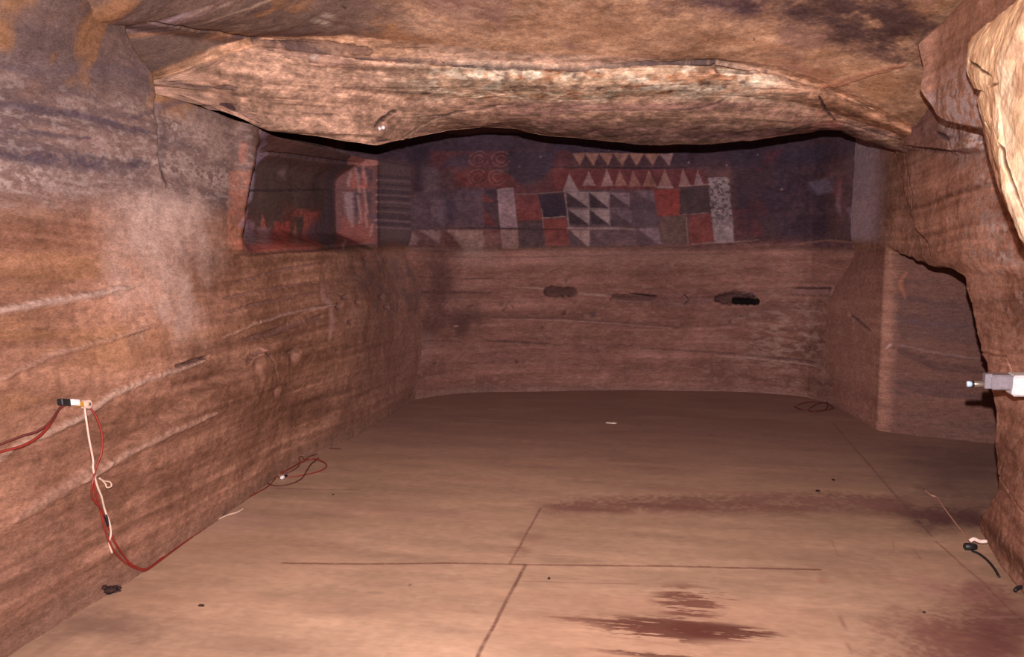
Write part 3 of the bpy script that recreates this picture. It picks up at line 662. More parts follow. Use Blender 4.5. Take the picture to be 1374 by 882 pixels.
T.ok = np.repeat((jj < JD+2)[None, :], P.shape[0], 0)
def TC(c, px, py): return T.cl(c, px, py)
fb = fbm(P, 1.7, 4, 360); fc_ = fbm(P, 6, 4, 361); ln = fbm(P, 1.0, 4, 362, st=(1.2, 2, 24))
front = 1-sst(JA-8, JA+4, jj)[None, :]
T.mottle(355, (.6, .7, .8, .6, .6))
T.blend(front*sst(-.1, .4, fb), (225, 158, 98), .5)
speck(T, front*np.ones_like(fb), (176, 132, 126), .05, 2.6, 363, .6, .3)
speck(T, front*sst(.3, -.5, XX), (214, 170, 140), .15, 9, 364, .5, .2)
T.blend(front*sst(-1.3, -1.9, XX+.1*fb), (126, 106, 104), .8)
speck(T, front*sst(-1.3, -1.9, XX), (214, 150, 92), .12, 3.5, 68, .6, .3)
def TB(px, py, ra, rb, c, al=.6, nz=.8): T.blob(px, py, ra, rb, TC(c, px, py), al, nz)
TB(1090, 25, 1.1, .28, (82, 56, 58), .8); TB(1210, 20, .55, .32, (80, 52, 50), .8); TB(1000, 8, .5, .25, (92, 66, 70), .6); TB(1150, 60, .45, .1, (112, 76, 62), .5)
TB(1110, 15, .8, .35, (62, 42, 44), .75, 1.2); TB(1200, 40, .4, .3, (66, 44, 44), .7, 1.2); TB(960, 2, .4, .15, (70, 50, 56), .6, 1.2); TB(1235, 45, .3, .2, (70, 46, 42), .6)
TB(1020, 60, .5, .10, (168, 112, 72), .6); TB(1100, 100, .5, .16, (165, 108, 74), .6); TB(820, 40, .5, .2, (176, 124, 84), .6); TB(620, 30, .35, .2, (150, 110, 90), .5); TB(540, 50, .3, .15, (176, 116, 62), .5)
TB(45, 40, .3, .35, (118, 104, 122), .7); TB(100, 45, .14, .12, (190, 116, 50), .7); TB(150, 50, .3, .1, (170, 110, 66), .6); TB(250, 25, .3, .12, (118, 90, 92), .6); TB(10, 20, .3, .3, (110, 86, 84), .5)
TB(220, 30, .2, .06, (150, 130, 146), .4)
# smoky strata and pale crust on the down-curving front
face = band(JB, JD+2, 6)[None, :]; up_ = band(JB, JC, 22)[None, :]; lo_ = band(JC, JD, 14)[None, :]; strip = band(JA, JB, 4)[None, :]
cx = sst(-2.0, -1.2, XX)*(1-sst(.35, 1.0, XX+.15*fb))
T.blend(strip*cx, (196, 160, 140), .8)
T.blend(face, (186, 144, 122), .75)
T.blend(up_*cx, (244, 204, 168), .8)
speck(T, up_*cx, (255, 236, 208), -.12, 10, 365, .8, .2, (.7, 1, 1.4))
speck(T, up_*cx, (196, 118, 66), .1, 8, 366, .65, .2, (.6, 1, 1.5))
speck(T, up_*cx, (120, 84, 76), .18, 16, 367, .6, .15)
T.blend(up_*sst(.6, 1.2, XX), (176, 122, 88), .7)
T.blend(lo_*sst(-.1, .35, ln), (112, 80, 76), .75)
T.blend(lo_*sst(.05, -.35, ln), (180, 138, 114), .5)
T.blend(face*sst(-1.2, -2.0, XX), (186, 146, 124), .5)
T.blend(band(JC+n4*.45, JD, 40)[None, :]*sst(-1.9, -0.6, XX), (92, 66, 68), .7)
T.blend(lo_*sst(.5, 1.1, XX)*sst(0, .3, fc_), (158, 84, 66), .4)
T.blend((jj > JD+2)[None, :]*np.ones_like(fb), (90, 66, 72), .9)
vv = 1.2*ln+.5*fbm(P, 7, 4, 369, st=(.7, 1, 1.6))+1.0*fbm(P, 26, 3, 370, gain=.75, st=(.7, 1, 1.3))
T.mul(np.exp(np.clip(vv, -1, .8)*(face+.7*strip)))
def TS(q, w, c, al=.8, rel=-.015, brk=.15, wob=.01): T.stroke(q, w, TC(c, *q[len(q)//2]), al, .6, rel, wob, brk=brk)
TS([(200, 30), (280, 42), (343, 56), (400, 62), (428, 68), (480, 74), (542, 80), (600, 84), (669, 89), (760, 92), (872, 86), (961, 80)], .022, (78, 58, 62), .85, -.03)
TS([(343, 52), (440, 60), (500, 70)], .030, (96, 70, 66), .6, -.02)
TS([(343, 58), (400, 70), (440, 82), (470, 84)], .05, (120, 84, 78), .5, -.01)
TS([(953, 84), (962, 96), (1000, 98), (1030, 96)], .014, (96, 62, 56), .6, -.012)
TS([(540, 186), (560, 172), (590, 158), (615, 150), (650, 147), (690, 140)], .012, (42, 28, 30), .9, -.03); TS([(505, 170), (515, 160), (525, 152), (535, 148)], .014, (44, 30, 32), .9, -.03)
TS([(560, 158), (600, 155), (615, 150)], .010, (56, 38, 40), .8, -.02); TS([(590, 136), (640, 130), (690, 126)], .009, (84, 58, 56), .6, -.01)
TS([(915, 148), (940, 146), (960, 140), (972, 134)], .010, (58, 38, 40), .8, -.02); TS([(760, 145), (840, 150), (910, 150)], .008, (96, 68, 66), .5, -.01)
TS([(1100, 130), (1106, 146), (1116, 158), (1122, 164)], .014, (48, 32, 34), .9, -.03); TS([(1120, 164), (1150, 172), (1180, 180), (1205, 188)], .016, (30, 18, 20), .9, -.03)
TS([(215, 108), (260, 116), (300, 118), (320, 121)], .018, (84, 62, 64), .7, -.015); TS([(240, 128), (300, 142), (355, 168)], .014, (90, 64, 60), .6, -.015)
TS([(960, 124), (1020, 118), (1090, 124)], .010, (150, 96, 68), .5, 0); TS([(1100, 120), (1160, 100), (1215, 85)], .03, (196, 124, 84), .7, .01)
for (x, y, ra, rb, c, al) in [(432, 30, .05, .12, (255, 226, 206), 1), (440, 22, .04, .09, (255, 222, 200), 1), (1122, 101, .02, .05, (255, 205, 160), .95), (350, 5, .35, .03, (230, 190, 160), .7), (275, 12, .1, .05, (240, 200, 170), .7),
                              (300, 8, .1, .04, (240, 205, 180), .6), (422, 76, .03, .03, (235, 205, 190), .8), (586, 28, .03, .02, (215, 190, 165), .9), (525, 36, .02, .06, (225, 160, 66), .8), (1011, 53, .01, .03, (60, 36, 34), .9), (300, 50, .1, .12, (200, 132, 80), .5), (462, 10, .015, .05, (60, 44, 44), .8)]:
    T.blob(x, y, ra, rb, TC(c, x, y), al, .9)
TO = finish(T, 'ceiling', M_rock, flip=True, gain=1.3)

# ================================================================== FLOOR
Xf = seglin([(-3.1, -2.6, 12), (-2.6, 1.9, 900), (1.9, 3.0, 60)])
Yf = seglin([(-1.0, 2.9, 40), (2.9, 4.2, 300), (4.2, 5.6, 170), (5.6, 9.0, 160)])
X, Y = np.meshgrid(Xf, Yf, indexing='ij')
P = np.stack([X, Y, 0*X], -1)
P[..., 2] = 0.006*fbm(P, 1.3, 3, 400)
F = Surf(P, X, Y, (222, 178, 146)); F.E = 22.0*1.75/np.linalg.norm(FLASH-P, axis=-1)**3*1.35+.07
F.E = np.maximum(F.E, .06)
def FC(c, px, py): return F.cl(c, px, py)
gx = fbm(P, 1.0, 4, 401, st=(.5, 2.2, 1)); fb = fbm(P, 1.0, 4, 402); ff = fbm(P, 6, 4, 403, st=(.4, 1.6, 1))
F.mul(np.exp(.18*gx+.14*fb+.28*ff+.12*fbm(P, 26, 3, 408)))
F.blend(sst(.05, .5, gx+.3*fb), (180, 122, 96), .35)
F.blend(sst(4.6, 7.2, Y), (184, 134, 124), .8)  # flash falloff with distance put into the far floor colour
speck(F, np.ones_like(X), (222, 178, 146), .0, 3, 404, .25, .5, (.5, 1.6, 1))

def FS(q, w, c, al=.7, rel=0, brk=.25, wob=.004, taper=False): F.stroke(q, w, FC(c, *q[len(q)//2]), al, .7, rel, wob, taper, brk)
def FB(px, py, ra, rb, c, al=.6, nz=.8): F.blob(px, py, ra, rb, FC(c, px, py), al, nz)
# board joints
FS([(640, 882), (672, 820), (705, 759)], .010, (128, 72, 58), .8); FS([(684, 757), (705, 718), (725, 682)], .008, (112, 64, 54), .7)
FS([(380, 756), (440, 757), (600, 756), (700, 758), (900, 760), (1100, 765)], .012, (120, 68, 54), .75, 0, .3)
FS([(1374, 836), (1316, 780), (1255, 727)], .007, (120, 66, 54), .6); FS([(1250, 720), (1180, 640), (1118, 568)], .010, (88, 52, 50), .6, 0, .4)
FS([(725, 681), (900, 668), (1215, 672)], .008, (108, 66, 58), .5); FS([(510, 563), (640, 563), (800, 566)], .010, (92, 52, 52), .6); FS([(520, 566), (700, 567)], .012, (78, 48, 50), .4)
FS([(372, 656), (420, 657), (480, 658)], .014, (104, 68, 66), .6); FS([(420, 602), (520, 606), (640, 604)], .012, (110, 70, 66), .3); FS([(700, 780), (800, 783), (855, 784)], .006, (150, 92, 80), .5); FS([(725, 745), (770, 747)], .006, (140, 84, 72), .5)
F.poly([(726, 674), (850, 667), (1000, 664), (1120, 662), (1215, 668), (1240, 692), (1100, 692), (950, 690), (730, 690)], FC((112, 72, 60), 950, 680), .8, .10, .8, .6)
F.poly([(1200, 680), (1320, 680), (1330, 712), (1230, 712)], FC((66, 38, 40), 1270, 695), .8, .12, .8, .3)
F.poly([(1220, 600), (1345, 610), (1350, 680), (1230, 670)], FC((72, 48, 50), 1290, 640), .6, .3, .8, 0)
F.poly([(1374, 800), (1300, 800), (1180, 900), (1374, 930)], FC((124, 66, 60), 1320, 850), .75, .15, .8, .2)  # stain and shade of the near rock, both painted into the floor
# brown bands; the near-right blobs hold painted rock shade as well as stain
for (x, y, ra, rb, c, al) in [(800, 684, .45, .07, (116, 74, 62), .7), (900, 680, .5, .08, (108, 66, 56), .7), (1000, 678, .4, .08, (112, 68, 58), .6), (1100, 672, .6, .10, (122, 78, 70), .5), (960, 660, 1.2, .06, (122, 78, 70), .4), (715, 722, .12, .12, (140, 90, 74), .5),
                              (1250, 690, .35, .22, (92, 54, 52), .7), (1290, 700, .25, .2, (74, 42, 44), .7), (1190, 680, .3, .12, (112, 70, 66), .5), (1340, 860, .5, .35, (120, 66, 60), .85), (1250, 850, .3, .3, (160, 100, 84), .5), (1260, 790, .3, .2, (176, 120, 104), .5), (1330, 800, .25, .2, (130, 76, 70), .7),
                              (1131, 838, .02, .12, (150, 84, 66), .6), (1140, 870, .02, .08, (150, 84, 66), .6), (1103, 780, .04, .06, (170, 104, 80), .6), (300, 700, .5, .3, (150, 108, 98), .4), (120, 840, .6, .25, (128, 88, 76), .6), (330, 865, .5, .12, (160, 110, 88), .4), (560, 690, 1.0, .2, (160, 112, 96), .3)]:
    FB(x, y, ra, rb, c, al)
# red-brown scuffed boards showing through
sc_ = fbm(P, 1.0, 4, 410, st=(5, 42, 1), gain=.8)
def scuff(px, py, ra, rb, al, th, c=(120, 56, 42)):
    a, b = F.ab(px, py); d = np.sqrt(((X-a)/ra)**2+((Y-b)/rb)**2)
    F.blend(sst(1.2, .6, d+.4*fb)*sst(th+.1, th+.35, 1.9*sc_+.45*(1-d)), FC(c, px, py), al)
scuff(880, 843, .36, .17, .9, -.36); scuff(960, 847, .26, .09, .85, -.25); scuff(920, 808, .20, .26, .85, -.12, (130, 68, 52)); scuff(800, 833, .22, .04, .6, .12, (140, 76, 58)); scuff(960, 800, .12, .10, .6, .18); scuff(1010, 846, .12, .03, .8, .1); scuff(900, 880, .36, .05, .8, .1)
scuff(690, 740, .10, .10, .5, .1, (140, 84, 66))
FB(860, 845, .2, .04, (150, 78, 58), .5)
# swept arcs of pale dust
rng = random.Random(3)
for k in range(16):
    x0 = rng.uniform(480, 700); y0 = rng.uniform(800, 880); r = rng.uniform(20, 60)
    a0 = rng.uniform(2.6, 4.2)
    FS([(x0+r*math.cos(t)*1.6, min(885, y0+r*.7*math.sin(t))) for t in np.linspace(a0, a0+1.5, 6)], .004, (236, 196, 168), .16, 0, .4)
FS([(1115, 725), (1125, 745), (1140, 752)], .006, (150, 96, 80), .5); FS([(1198, 726), (1200, 738), (1192, 745)], .006, (150, 96, 80), .5); FS([(1226, 737), (1236, 750)], .008, (140, 88, 80), .5)
FS([(1276, 773), (1300, 773)], .014, (170, 126, 116), .7); FS([(1316, 829), (1365, 828)], .014, (160, 110, 100), .5)
FB(550, 785, .01, .02, (120, 70, 60), .7); FB(1297, 858, .05, .03, (170, 104, 78), .6)
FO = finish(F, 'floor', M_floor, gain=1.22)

# ================================================================== NEAR RIGHT: pale broken block standing proud of the wall
def block(name, outline, Yf_, back, bulge, mat, base, seed, relamp=.02, n=420, m=150):
    """a broken block: 3-D outline on the slanting wall, domed face, sides running back into the rock"""
    o = np.array([atY(x, y, float(np.interp(x, *Yf_))) for x, y in outline]); o = np.vstack([o, o[:1]])
    d = np.concatenate([[0], np.cumsum(np.linalg.norm(np.diff(o, axis=0), axis=1))])
    s = np.linspace(0, d[-1], n, endpoint=True)
    ring = np.stack([np.interp(s, d, o[:, i]) for i in range(3)], 1); c = o[:-1].mean(0)
    r = np.concatenate([np.linspace(0.002, 1, m), np.ones(40)])[None, :, None]
    dep = np.concatenate([np.zeros(m), np.linspace(0, 1, 40)])[None, :, None]
    P = c+(ring[:, None, :]-c)*r+np.array([-.75, -.65, 0])*bulge*(1-r**3)
    P = CAM+(P-CAM)*(1+dep*(back-1))+np.array([.14, 0, 0])*dep
    N3 = np.stack([fbm(P, 3.0, 5, seed, gain=.6), fbm(P, 2.5, 5, seed+2), fbm(P, 3.0, 5, seed+1, gain=.6)], -1)
    P = P+relamp*N3*np.array([1, 1.5, 1])
    P[-1] = P[0]
    s_ = Surf(P, P[..., 1]*1.0, P[..., 2]*1.0, base); s_.ok = np.repeat((np.arange(P.shape[1]) < m)[None, :], P.shape[0], 0)
    s_.mul(np.exp(.35*fbm(P, 3, 4, seed+5)+.4*fbm(P, 14, 3, seed+6)))
    return s_
K = block('wall_right', [(1296, 62), (1301, 50), (1318, 36), (1340, 22), (1400, -25), (1480, -60), (1600, -60), (1650, 200), (1560, 420), (1430, 400), (1388, 352), (1370, 318), (1356, 280), (1345, 245), (1333, 205), (1322, 172), (1317, 150), (1312, 132), (1316, 120), (1327, 114), (1322, 110), (1306, 111), (1300, 98), (1295, 82)],
          ([1290, 1374, 1660], [4.25, 3.3, 2.3]), 1.22, .12, M_boulder, (255, 214, 168), 501, relamp=.026)
speck(K, np.ones(K.A.shape), (255, 232, 200), .05, 5, 503, .5, .3); speck(K, np.ones(K.A.shape), (196, 140, 106), .12, 7, 504, .5, .15)
def KS(q, w, al=.9, rel=.010): K.stroke(q, w*.7, (70, 38, 28), al, .6, rel, .004)
KS([(1300, 82), (1312, 90), (1322, 98), (1330, 104)], .010); KS([(1326, 116), (1340, 112)], .008, .6)
KS([(1330, 160), (1345, 200), (1360, 250), (1374, 290)], .010); KS([(1322, 165), (1330, 180)], .012)
KO = finish(K, 'wall_right', M_boulder, flip=True, gain=1.75)
K2 = block('wall_right', [(1318, 150), (1324, 152), (1336, 190), (1348, 225), (1362, 262), (1378, 300), (1420, 360), (1410, 380), (1376, 336), (1358, 296), (1344, 262), (1334, 230), (1326, 205), (1320, 178)],
           ([1315, 1374, 1430], [4.1, 3.5, 3.1]), 1.2, .04, M_boulder, (222, 172, 140), 521, relamp=.012, n=200, m=50)
K2O = finish(K2, 'wall_right', M_boulder, flip=True, gain=1.4)

# ================================================================== THINGS
def tag(o, label=None, cat=None, group=None, kind=None):
    if label: o['label'] = label
    if cat: o['category'] = cat
    if group: o['group'] = group
    if kind: o['kind'] = kind
    return o
def empty(name, loc, label, cat, group=None):
    o = bpy.data.objects.new(name, None); COL.objects.link(o); o.location = loc; o.empty_display_size = .05
    return tag(o, label, cat, group)
def smooth_path(pts, k=6):
    pts = [np.array(p, float) for p in pts]
    if len(pts) < 3: return np.array(pts)
    q = [2*pts[0]-pts[1]]+pts+[2*pts[-1]-pts[-2]]; r = []
    for i in range(1, len(q)-2):
        for t in np.linspace(0, 1, k, endpoint=False):
            a, b, c, d = q[i-1:i+3]
            r.append(.5*((2*b)+(c-a)*t+(2*a-5*b+4*c-d)*t*t+(3*b-a-3*c+d)*t**3))
    r.append(q[-2]); return np.array(r)
def tube_geo(path, rad, n=10, cap=True):
    path = np.asarray(path, float); T_ = np.gradient(path, axis=0); T_ /= np.linalg.norm(T_, axis=1, keepdims=True)+1e-9
    V = []; Fc = []
    u = np.cross(T_[0], [0, 0, 1.0]);
    if np.linalg.norm(u) < .1: u = np.cross(T_[0], [1.0, 0, 0])
    u /= np.linalg.norm(u)
    rad = np.broadcast_to(rad, (len(path),))
    for i in range(len(path)):
        u = u-T_[i]*(u@T_[i]); u /= np.linalg.norm(u); w = np.cross(T_[i], u)
        for j in range(n):
            a = 2*math.pi*j/n; V.append(path[i]+rad[i]*(math.cos(a)*u+math.sin(a)*w))
    for i in range(len(path)-1):
        for j in range(n):
            a = i*n+j; b = i*n+(j+1) % n; Fc.append((a, b, b+n, a+n))
    if cap:
        for base, rev in ((0, True), ((len(path)-1)*n, False)):
            V.append(path[0] if rev else path[-1]); c = len(V)-1
            for j in range(n):
                f = (base+j, base+(j+1) % n, c); Fc.append(f[::-1] if rev else f)
    return V, Fc
class MB:
    def __init__(s): s.V = []; s.F = []
    def add(s, V, Fc):
        k = len(s.V); s.V += [tuple(map(float, v)) for v in V]; s.F += [tuple(i+k for i in f) for f in Fc]; return s
    def tube(s, path, rad, n=10): return s.add(*tube_geo(path, rad, n))
    def box(s, c, ax, sz):
        """bevelled box: centre, three axes, full sizes"""
        ax = [np.array(a, float)/np.linalg.norm(a) for a in ax]; h = [v/2 for v in sz]; b = min(h)*.22
        import itertools
        bm_pts = []
        for sx, sy, sz_ in itertools.product((-1, 1), repeat=3):
            for k in range(3):
                e = [h[0]-b, h[1]-b, h[2]-b]; e[k] = h[k]
                bm_pts.append(np.array(c)+ax[0]*sx*e[0]+ax[1]*sy*e[1]+ax[2]*sz_*e[2])
        import bmesh
        bm = bmesh.new(); vs = [bm.verts.new(p) for p in bm_pts]
        bmesh.ops.convex_hull(bm, input=vs); bmesh.ops.recalc_face_normals(bm, faces=bm.faces)
        bm.verts.index_update()
        s.add([v.co[:] for v in bm.verts], [[v.index for v in f.verts] for f in bm.faces]); bm.free(); return s
    def build(s, name, mat, parent=None, smooth=True, sharp=None):
        me = bpy.data.meshes.new(name)
        o = bpy.data.objects.new(name, me); COL.objects.link(o)
        off = np.array(parent.matrix_world.translation) if parent else np.zeros(3)
        if parent:
            r = parent; off = np.zeros(3)
            while r is not None: off = off+np.array(r.location); r = r.parent
            o.parent = parent
        else:
            off = np.mean(np.array(s.V), 0); o.location = off
        me.from_pydata([tuple(np.array(v)-off) for v in s.V], [], s.F); me.update()
        if smooth: me.shade_smooth()
        me.materials.append(mat); return o

M_redwire = plain('red_insulation', (118, 34, 26), .5); M_whwire = plain('white_insulation', (196, 168, 152), .45)
M_blackp = plain('black_plastic', (24, 22, 26), .5); M_white = plain('white_plastic', (214, 208, 212), .4); M_clear = plain('milky_clear_plastic', (128, 122, 130), .25, spec=.6)
M_metal = plain('dull_metal', (170, 160, 150), .35, .8); M_yellow = plain('yellow_lacquer', (176, 128, 40), .5); M_lens = plain('bluish_glass', (176, 200, 236), .1, spec=.9)
M_grit = plain('dark_grit', (52, 36, 34), .95, var=.4, spec=.05); M_chip = plain('pale_plaster_chip', (224, 200, 190), .9, var=.15, spec=.05); M_cord = plain('dusty_pale_cord', (170, 124, 106), .8)
M_rust = plain('dusty_red_wire', (84, 32, 28), .7)

def sp(s, px, py, off=.006):
    """point on a finished surface, lifted a little off it"""
    k = s.loc(px, py); return s.P[k]+s.N[k]*off
def path(spec, off=.006, k=6):
    return smooth_path([sp({'L': L, 'F': F, 'R': Rr, 'B': B, 'T': T}[s], x, y, off+(e[0] if e else 0)) for s, x, y, *e in spec], k)
# ---- terminal connector on the left wall
c0 = sp(L, 95, 542, .015)
tn = L.N[L.loc(95, 542)]; ay = np.array([0, 1.0, 0]); ay = ay-tn*(ay@tn); ay /= np.linalg.norm(ay); az = np.cross(tn, ay)
def lp(x, y, off=.015): return sp(L, x, y, off)
con = empty('cable_connector', tuple(c0), 'small black, white and yellow cable connector fixed to the left rock wall', 'connector')
wd = lambda a, b: float(np.linalg.norm(lp(*a)-lp(*b)))
def along(a, b): v = lp(*b)-lp(*a); return v/np.linalg.norm(v)
dx_ = along((80, 541), (112, 542))
MB().box(lp(82, 541), (dx_, az, tn), (wd((77, 541), (89, 541)), .028, .026)).build('black_sleeve', M_blackp, con, False)
tag(MB().box(lp(93.5, 541, .02), (dx_, az, tn), (wd((90, 541), (98, 541)), .026, .028)).build('white_block', M_white, con, False), 'white plastic block')
tag(MB().box(lp(101, 542, .018), (dx_, az, tn), (wd((98, 541), (105, 541)), .022, .024)).build('yellow_block', M_yellow, con, False), 'dull yellow block')
mb = MB(); pc = lp(109, 543, .014)
mb.tube([pc-tn*.006, pc+tn*.022], .019, 16); cap = tag(mb.build('round_cap', M_whwire, con, False), 'round white cap')
MB().tube([pc+tn*.021, pc+tn*.027], .007, 10).build('screw', M_metal, cap, False)
# ---- wires
def wire(name, mat, spec, r, label, cat='cable', off=.006, group=None, parent=None):
    mb = MB().tube(path(spec, off), r, 8); o = mb.build(name, mat, parent)
    if parent is None: tag(o, label, cat, group)
    return o
wire('incoming_wire', M_redwire, [('L', -30, 622), ('L', 0, 608), ('L', 22, 598, .02), ('L', 45, 583, .03), ('L', 62, 566, .02), ('L', 78, 548), ('L', 84, 542, .01)], .0055, 'lower of two dark red wires running from the connector out at the left edge')
wire('incoming_wire', M_rust, [('L', -30, 606), ('L', 0, 597), ('L', 22, 585, .02), ('L', 40, 579, .03), ('L', 56, 566, .035), ('L', 74, 549, .01), ('L', 88, 541, .012)], .0045, 'upper, browner of two wires running from the connector out at the left edge')
wire('hanging_wire', M_whwire, [('L', 108, 547, .01), ('L', 110, 565, .015), ('L', 113, 592, .02), ('L', 117, 615, .02), ('L', 121, 632, .015), ('L', 126, 650, .01), ('L', 131, 666, .01), ('L', 138, 684), ('L', 142, 700, .01), ('L', 143, 716, .01), ('L', 145, 730), ('L', 149, 742)], .0045, 'white wire hanging down the left wall from the connector', off=.008)
wire('hanging_wire', M_redwire, [('L', 110, 548, .01), ('L', 114, 575, .01), ('L', 118, 605, .01), ('L', 122, 628, .008), ('L', 126, 645), ('L', 127, 660), ('L', 133, 680), ('L', 137, 700), ('L', 142, 716), ('L', 148, 735), ('L', 158, 748), ('L', 172, 759), ('L', 186, 765), ('F', 197, 767), ('F', 215, 754), ('F', 240, 735), ('F', 258, 722)], .0048, 'straighter red wire hanging from the connector and sagging to the floor edge')
wire('hanging_wire', M_redwire, [('L', 115, 547, .01), ('L', 122, 560, .02), ('L', 127, 580, .03), ('L', 127, 605, .03), ('L', 123, 630, .02), ('L', 118, 648, .015), ('L', 117, 662, .02), ('L', 122, 672, .015), ('L', 131, 682, .012), ('L', 139, 694), ('L', 145, 712), ('L', 153, 730), ('L', 165, 748), ('L', 176, 758), ('L', 190, 764), ('F', 199, 765), ('F', 216, 752), ('F', 238, 731), ('F', 252, 721)], .0048, 'red wire bowing out in loops as it hangs from the connector')
wire('tie_loop', M_whwire, [('L', 126, 641, .02), ('L', 131, 644, .03), ('L', 138, 646, .03), ('L', 140, 651, .03), ('L', 135, 653, .03), ('L', 131, 648, .03), ('L', 127, 642, .02)], .0035, 'little white looped tie knotted round the hanging wires', 'cable tie')
kn = lp(126, 642, .028); MB().tube([kn-[0, 0, .008], kn+[0, 0, .001], kn+[0, 0, .008]], [.004, .008, .004], 10)
o = MB().tube(path([('L', 138, 691, .004), ('L', 140, 698, .004), ('L', 142, 704, .004)], .008), .0075, 10).build('tape_wrap', M_blackp); tag(o, 'black tape wrapped round the hanging wires above the floor edge', 'tape')
wire('wall_foot_wire', M_rust, [('F', 252, 721), ('F', 268, 711), ('F', 284, 698), ('F', 302, 684), ('F', 322, 667), ('F', 342, 653), ('F', 356, 646), ('F', 368, 640)], .0045, 'brownish red wire lying tight along the foot of the left wall')
wire('wall_foot_wire', M_redwire, [('F', 258, 722), ('F', 275, 710), ('F', 290, 698), ('F', 305, 688), ('F', 325, 675), ('F', 340, 665), ('F', 358, 655), ('F', 370, 643)], .0038, 'red wire lying on the floor just off the foot of the left wall')
wire('floor_wire', M_whwire, [('F', 268, 711), ('F', 278, 706), ('F', 290, 700), ('F', 305, 693), ('F', 318, 689), ('F', 327, 684)], .004, 'short pale wire end on the floor beside the red wires')
wire('looped_wire', M_redwire, [('F', 368, 640), ('F', 385, 634, .01), ('F', 405, 625, .02), ('F', 420, 622, .03), ('F', 434, 625, .02), ('F', 438, 629, .01), ('F', 430, 633), ('F', 415, 637), ('F', 395, 641), ('F', 378, 642), ('F', 368, 640)], .0042, 'upper flat red wire loop on the floor beside the white plug')
wire('looped_wire', M_rust, [('F', 357, 649), ('F', 366, 653), ('F', 380, 653), ('F', 393, 650), ('F', 405, 643), ('F', 412, 634, .01), ('F', 418, 627, .02), ('F', 427, 620, .02)], .0042, 'lower dark red wire arc rising on the floor beside the white plug')
wire('thin_wire', M_rust, [('F', 372, 638), ('F', 388, 635), ('F', 400, 629, .01)] + [('L', 401, 620), ('L', 400, 615), ('L', 404, 613), ('L', 408, 617), ('L', 415, 613), ('L', 424, 610)], .0035, 'thin dark wire curling up the foot of the left wall beyond the plug')
pg = sp(F, 379, 644, .016); plug = empty('cable_plug', tuple(pg), 'small white plug lying in the wires at the foot of the left wall', 'plug')
dr = np.array([.15, .98, 0]); dr /= np.linalg.norm(dr)
MB().tube([pg-dr*.012, pg-dr*.006, pg+dr*.012], [.008, .012, .012], 12).build('plug_body', M_white, plug, False)
MB().tube([pg+dr*.012, pg+dr*.05], .009, 10).build('black_sleeve', M_blackp, plug, False)
wire('far_wire', M_rust, [('F', 432, 603), ('F', 445, 603), ('F', 458, 604)], .004, 'faint short red wire on the floor beyond the looped wires')
# ---- wires in the far right corner
wire('coiled_wire', M_rust, [('F', 1068, 545), ('F', 1085, 543, .02), ('F', 1105, 544, .02), ('F', 1118, 549), ('F', 1100, 552), ('F', 1078, 551), ('F', 1066, 547)], .0055, 'larger thin dark wire coil on the floor in the far right corner')
wire('coiled_wire', M_rust, [('F', 1085, 550), ('F', 1095, 546, .02), ('F', 1110, 545, .03), ('F', 1108, 552, .01), ('F', 1092, 554), ('F', 1083, 551)], .005, 'smaller dark wire coil inside the larger one in the far right corner')
wire('cord', M_cord, [('F', 1240, 658), ('F', 1250, 666), ('F', 1257, 669), ('F', 1266, 682), ('F', 1278, 699), ('F', 1290, 714), ('F', 1302, 730)], .0045, 'thin pale cord on the floor running toward the foot of the right rock wall', 'cord')
wire('dark_cable', M_blackp, [('F', 1304, 741), ('F', 1313, 745), ('F', 1324, 753), ('F', 1334, 764), ('F', 1341, 776)], .006, 'black cable leaving the small sensor at the foot of the right rock wall')
wire('dark_cable', M_blackp, [('F', 1361, 798, .01), ('F', 1368, 796, .02), ('F', 1390, 794, .02)], .009, 'short black cable end at the right edge by the rock foot')
sb_ = sp(F, 1302, 739, .02); sen = empty('floor_sensor', tuple(sb_), 'small black and silver sensor lying at the foot of the right rock wall', 'sensor')
e1 = np.array([1.0, .15, 0]); e1 /= np.linalg.norm(e1)
MB().tube([sb_-e1*.035, sb_-e1*.028, sb_, sb_+e1*.028], [.008, .018, .02, .015], 14).build('sensor_body', M_blackp, sen)
q0 = sb_+np.array([.02, .02, .022]); tag(MB().tube(smooth_path([q0-e1*.02, q0+[0, 0, .012], q0+e1*.03, q0+e1*.065]), [.010]*19, 8).build('foil_wrap', M_chip, sen), 'crumpled pale foil')
# ---- measuring probe reaching in from the right
pa, pb = atY(1297, 515, 4.2), atY(1400, 515, 4.18)
ux = (pb-pa)/np.linalg.norm(pb-pa); uz = np.array([0, 0, 1.0]); uy = np.cross(uz, ux)
def pp(px, dz=0): return atY(px, 515.5, 4.2)+uz*dz
s1 = 1/318.0
prb = empty('measuring_probe', tuple(pp(1360)), 'white box-shaped measuring probe with a thin barrel pointing left from the right rock wall', 'probe')
def bx(x0, x1, y0, y1, d): 
    a = atY(x0, (y0+y1)/2, 4.2); b = atY(x1, (y0+y1)/2, 4.2); hh = abs(atY(x0, y0, 4.2)[2]-atY(x0, y1, 4.2)[2])
    return ((a+b)/2, (ux, uy, uz), (float(np.linalg.norm(b-a)), d, float(hh)))
MB().box(*bx(1355, 1470, 502, 530, .11)).build('housing', M_white, prb, False)
tag(MB().box(*bx(1328, 1356, 502, 522, .08)).build('clear_collar', M_clear, prb, False), 'milky clear plastic collar')
MB().box(*bx(1320, 1330, 501, 521, .045)).build('end_plate', M_clear, prb, False)
b1 = atY(1305.5, 515.5, 4.2); b2 = atY(1330, 515.5, 4.2)
MB().tube([b1, b1+ux*.004, b2], [.012, .0145, .0145], 16).build('barrel', M_metal, prb)
MB().tube([atY(1303.2, 515.5, 4.2), atY(1306.5, 515.5, 4.2)], .0145, 16).build('dark_ring', M_blackp, prb)
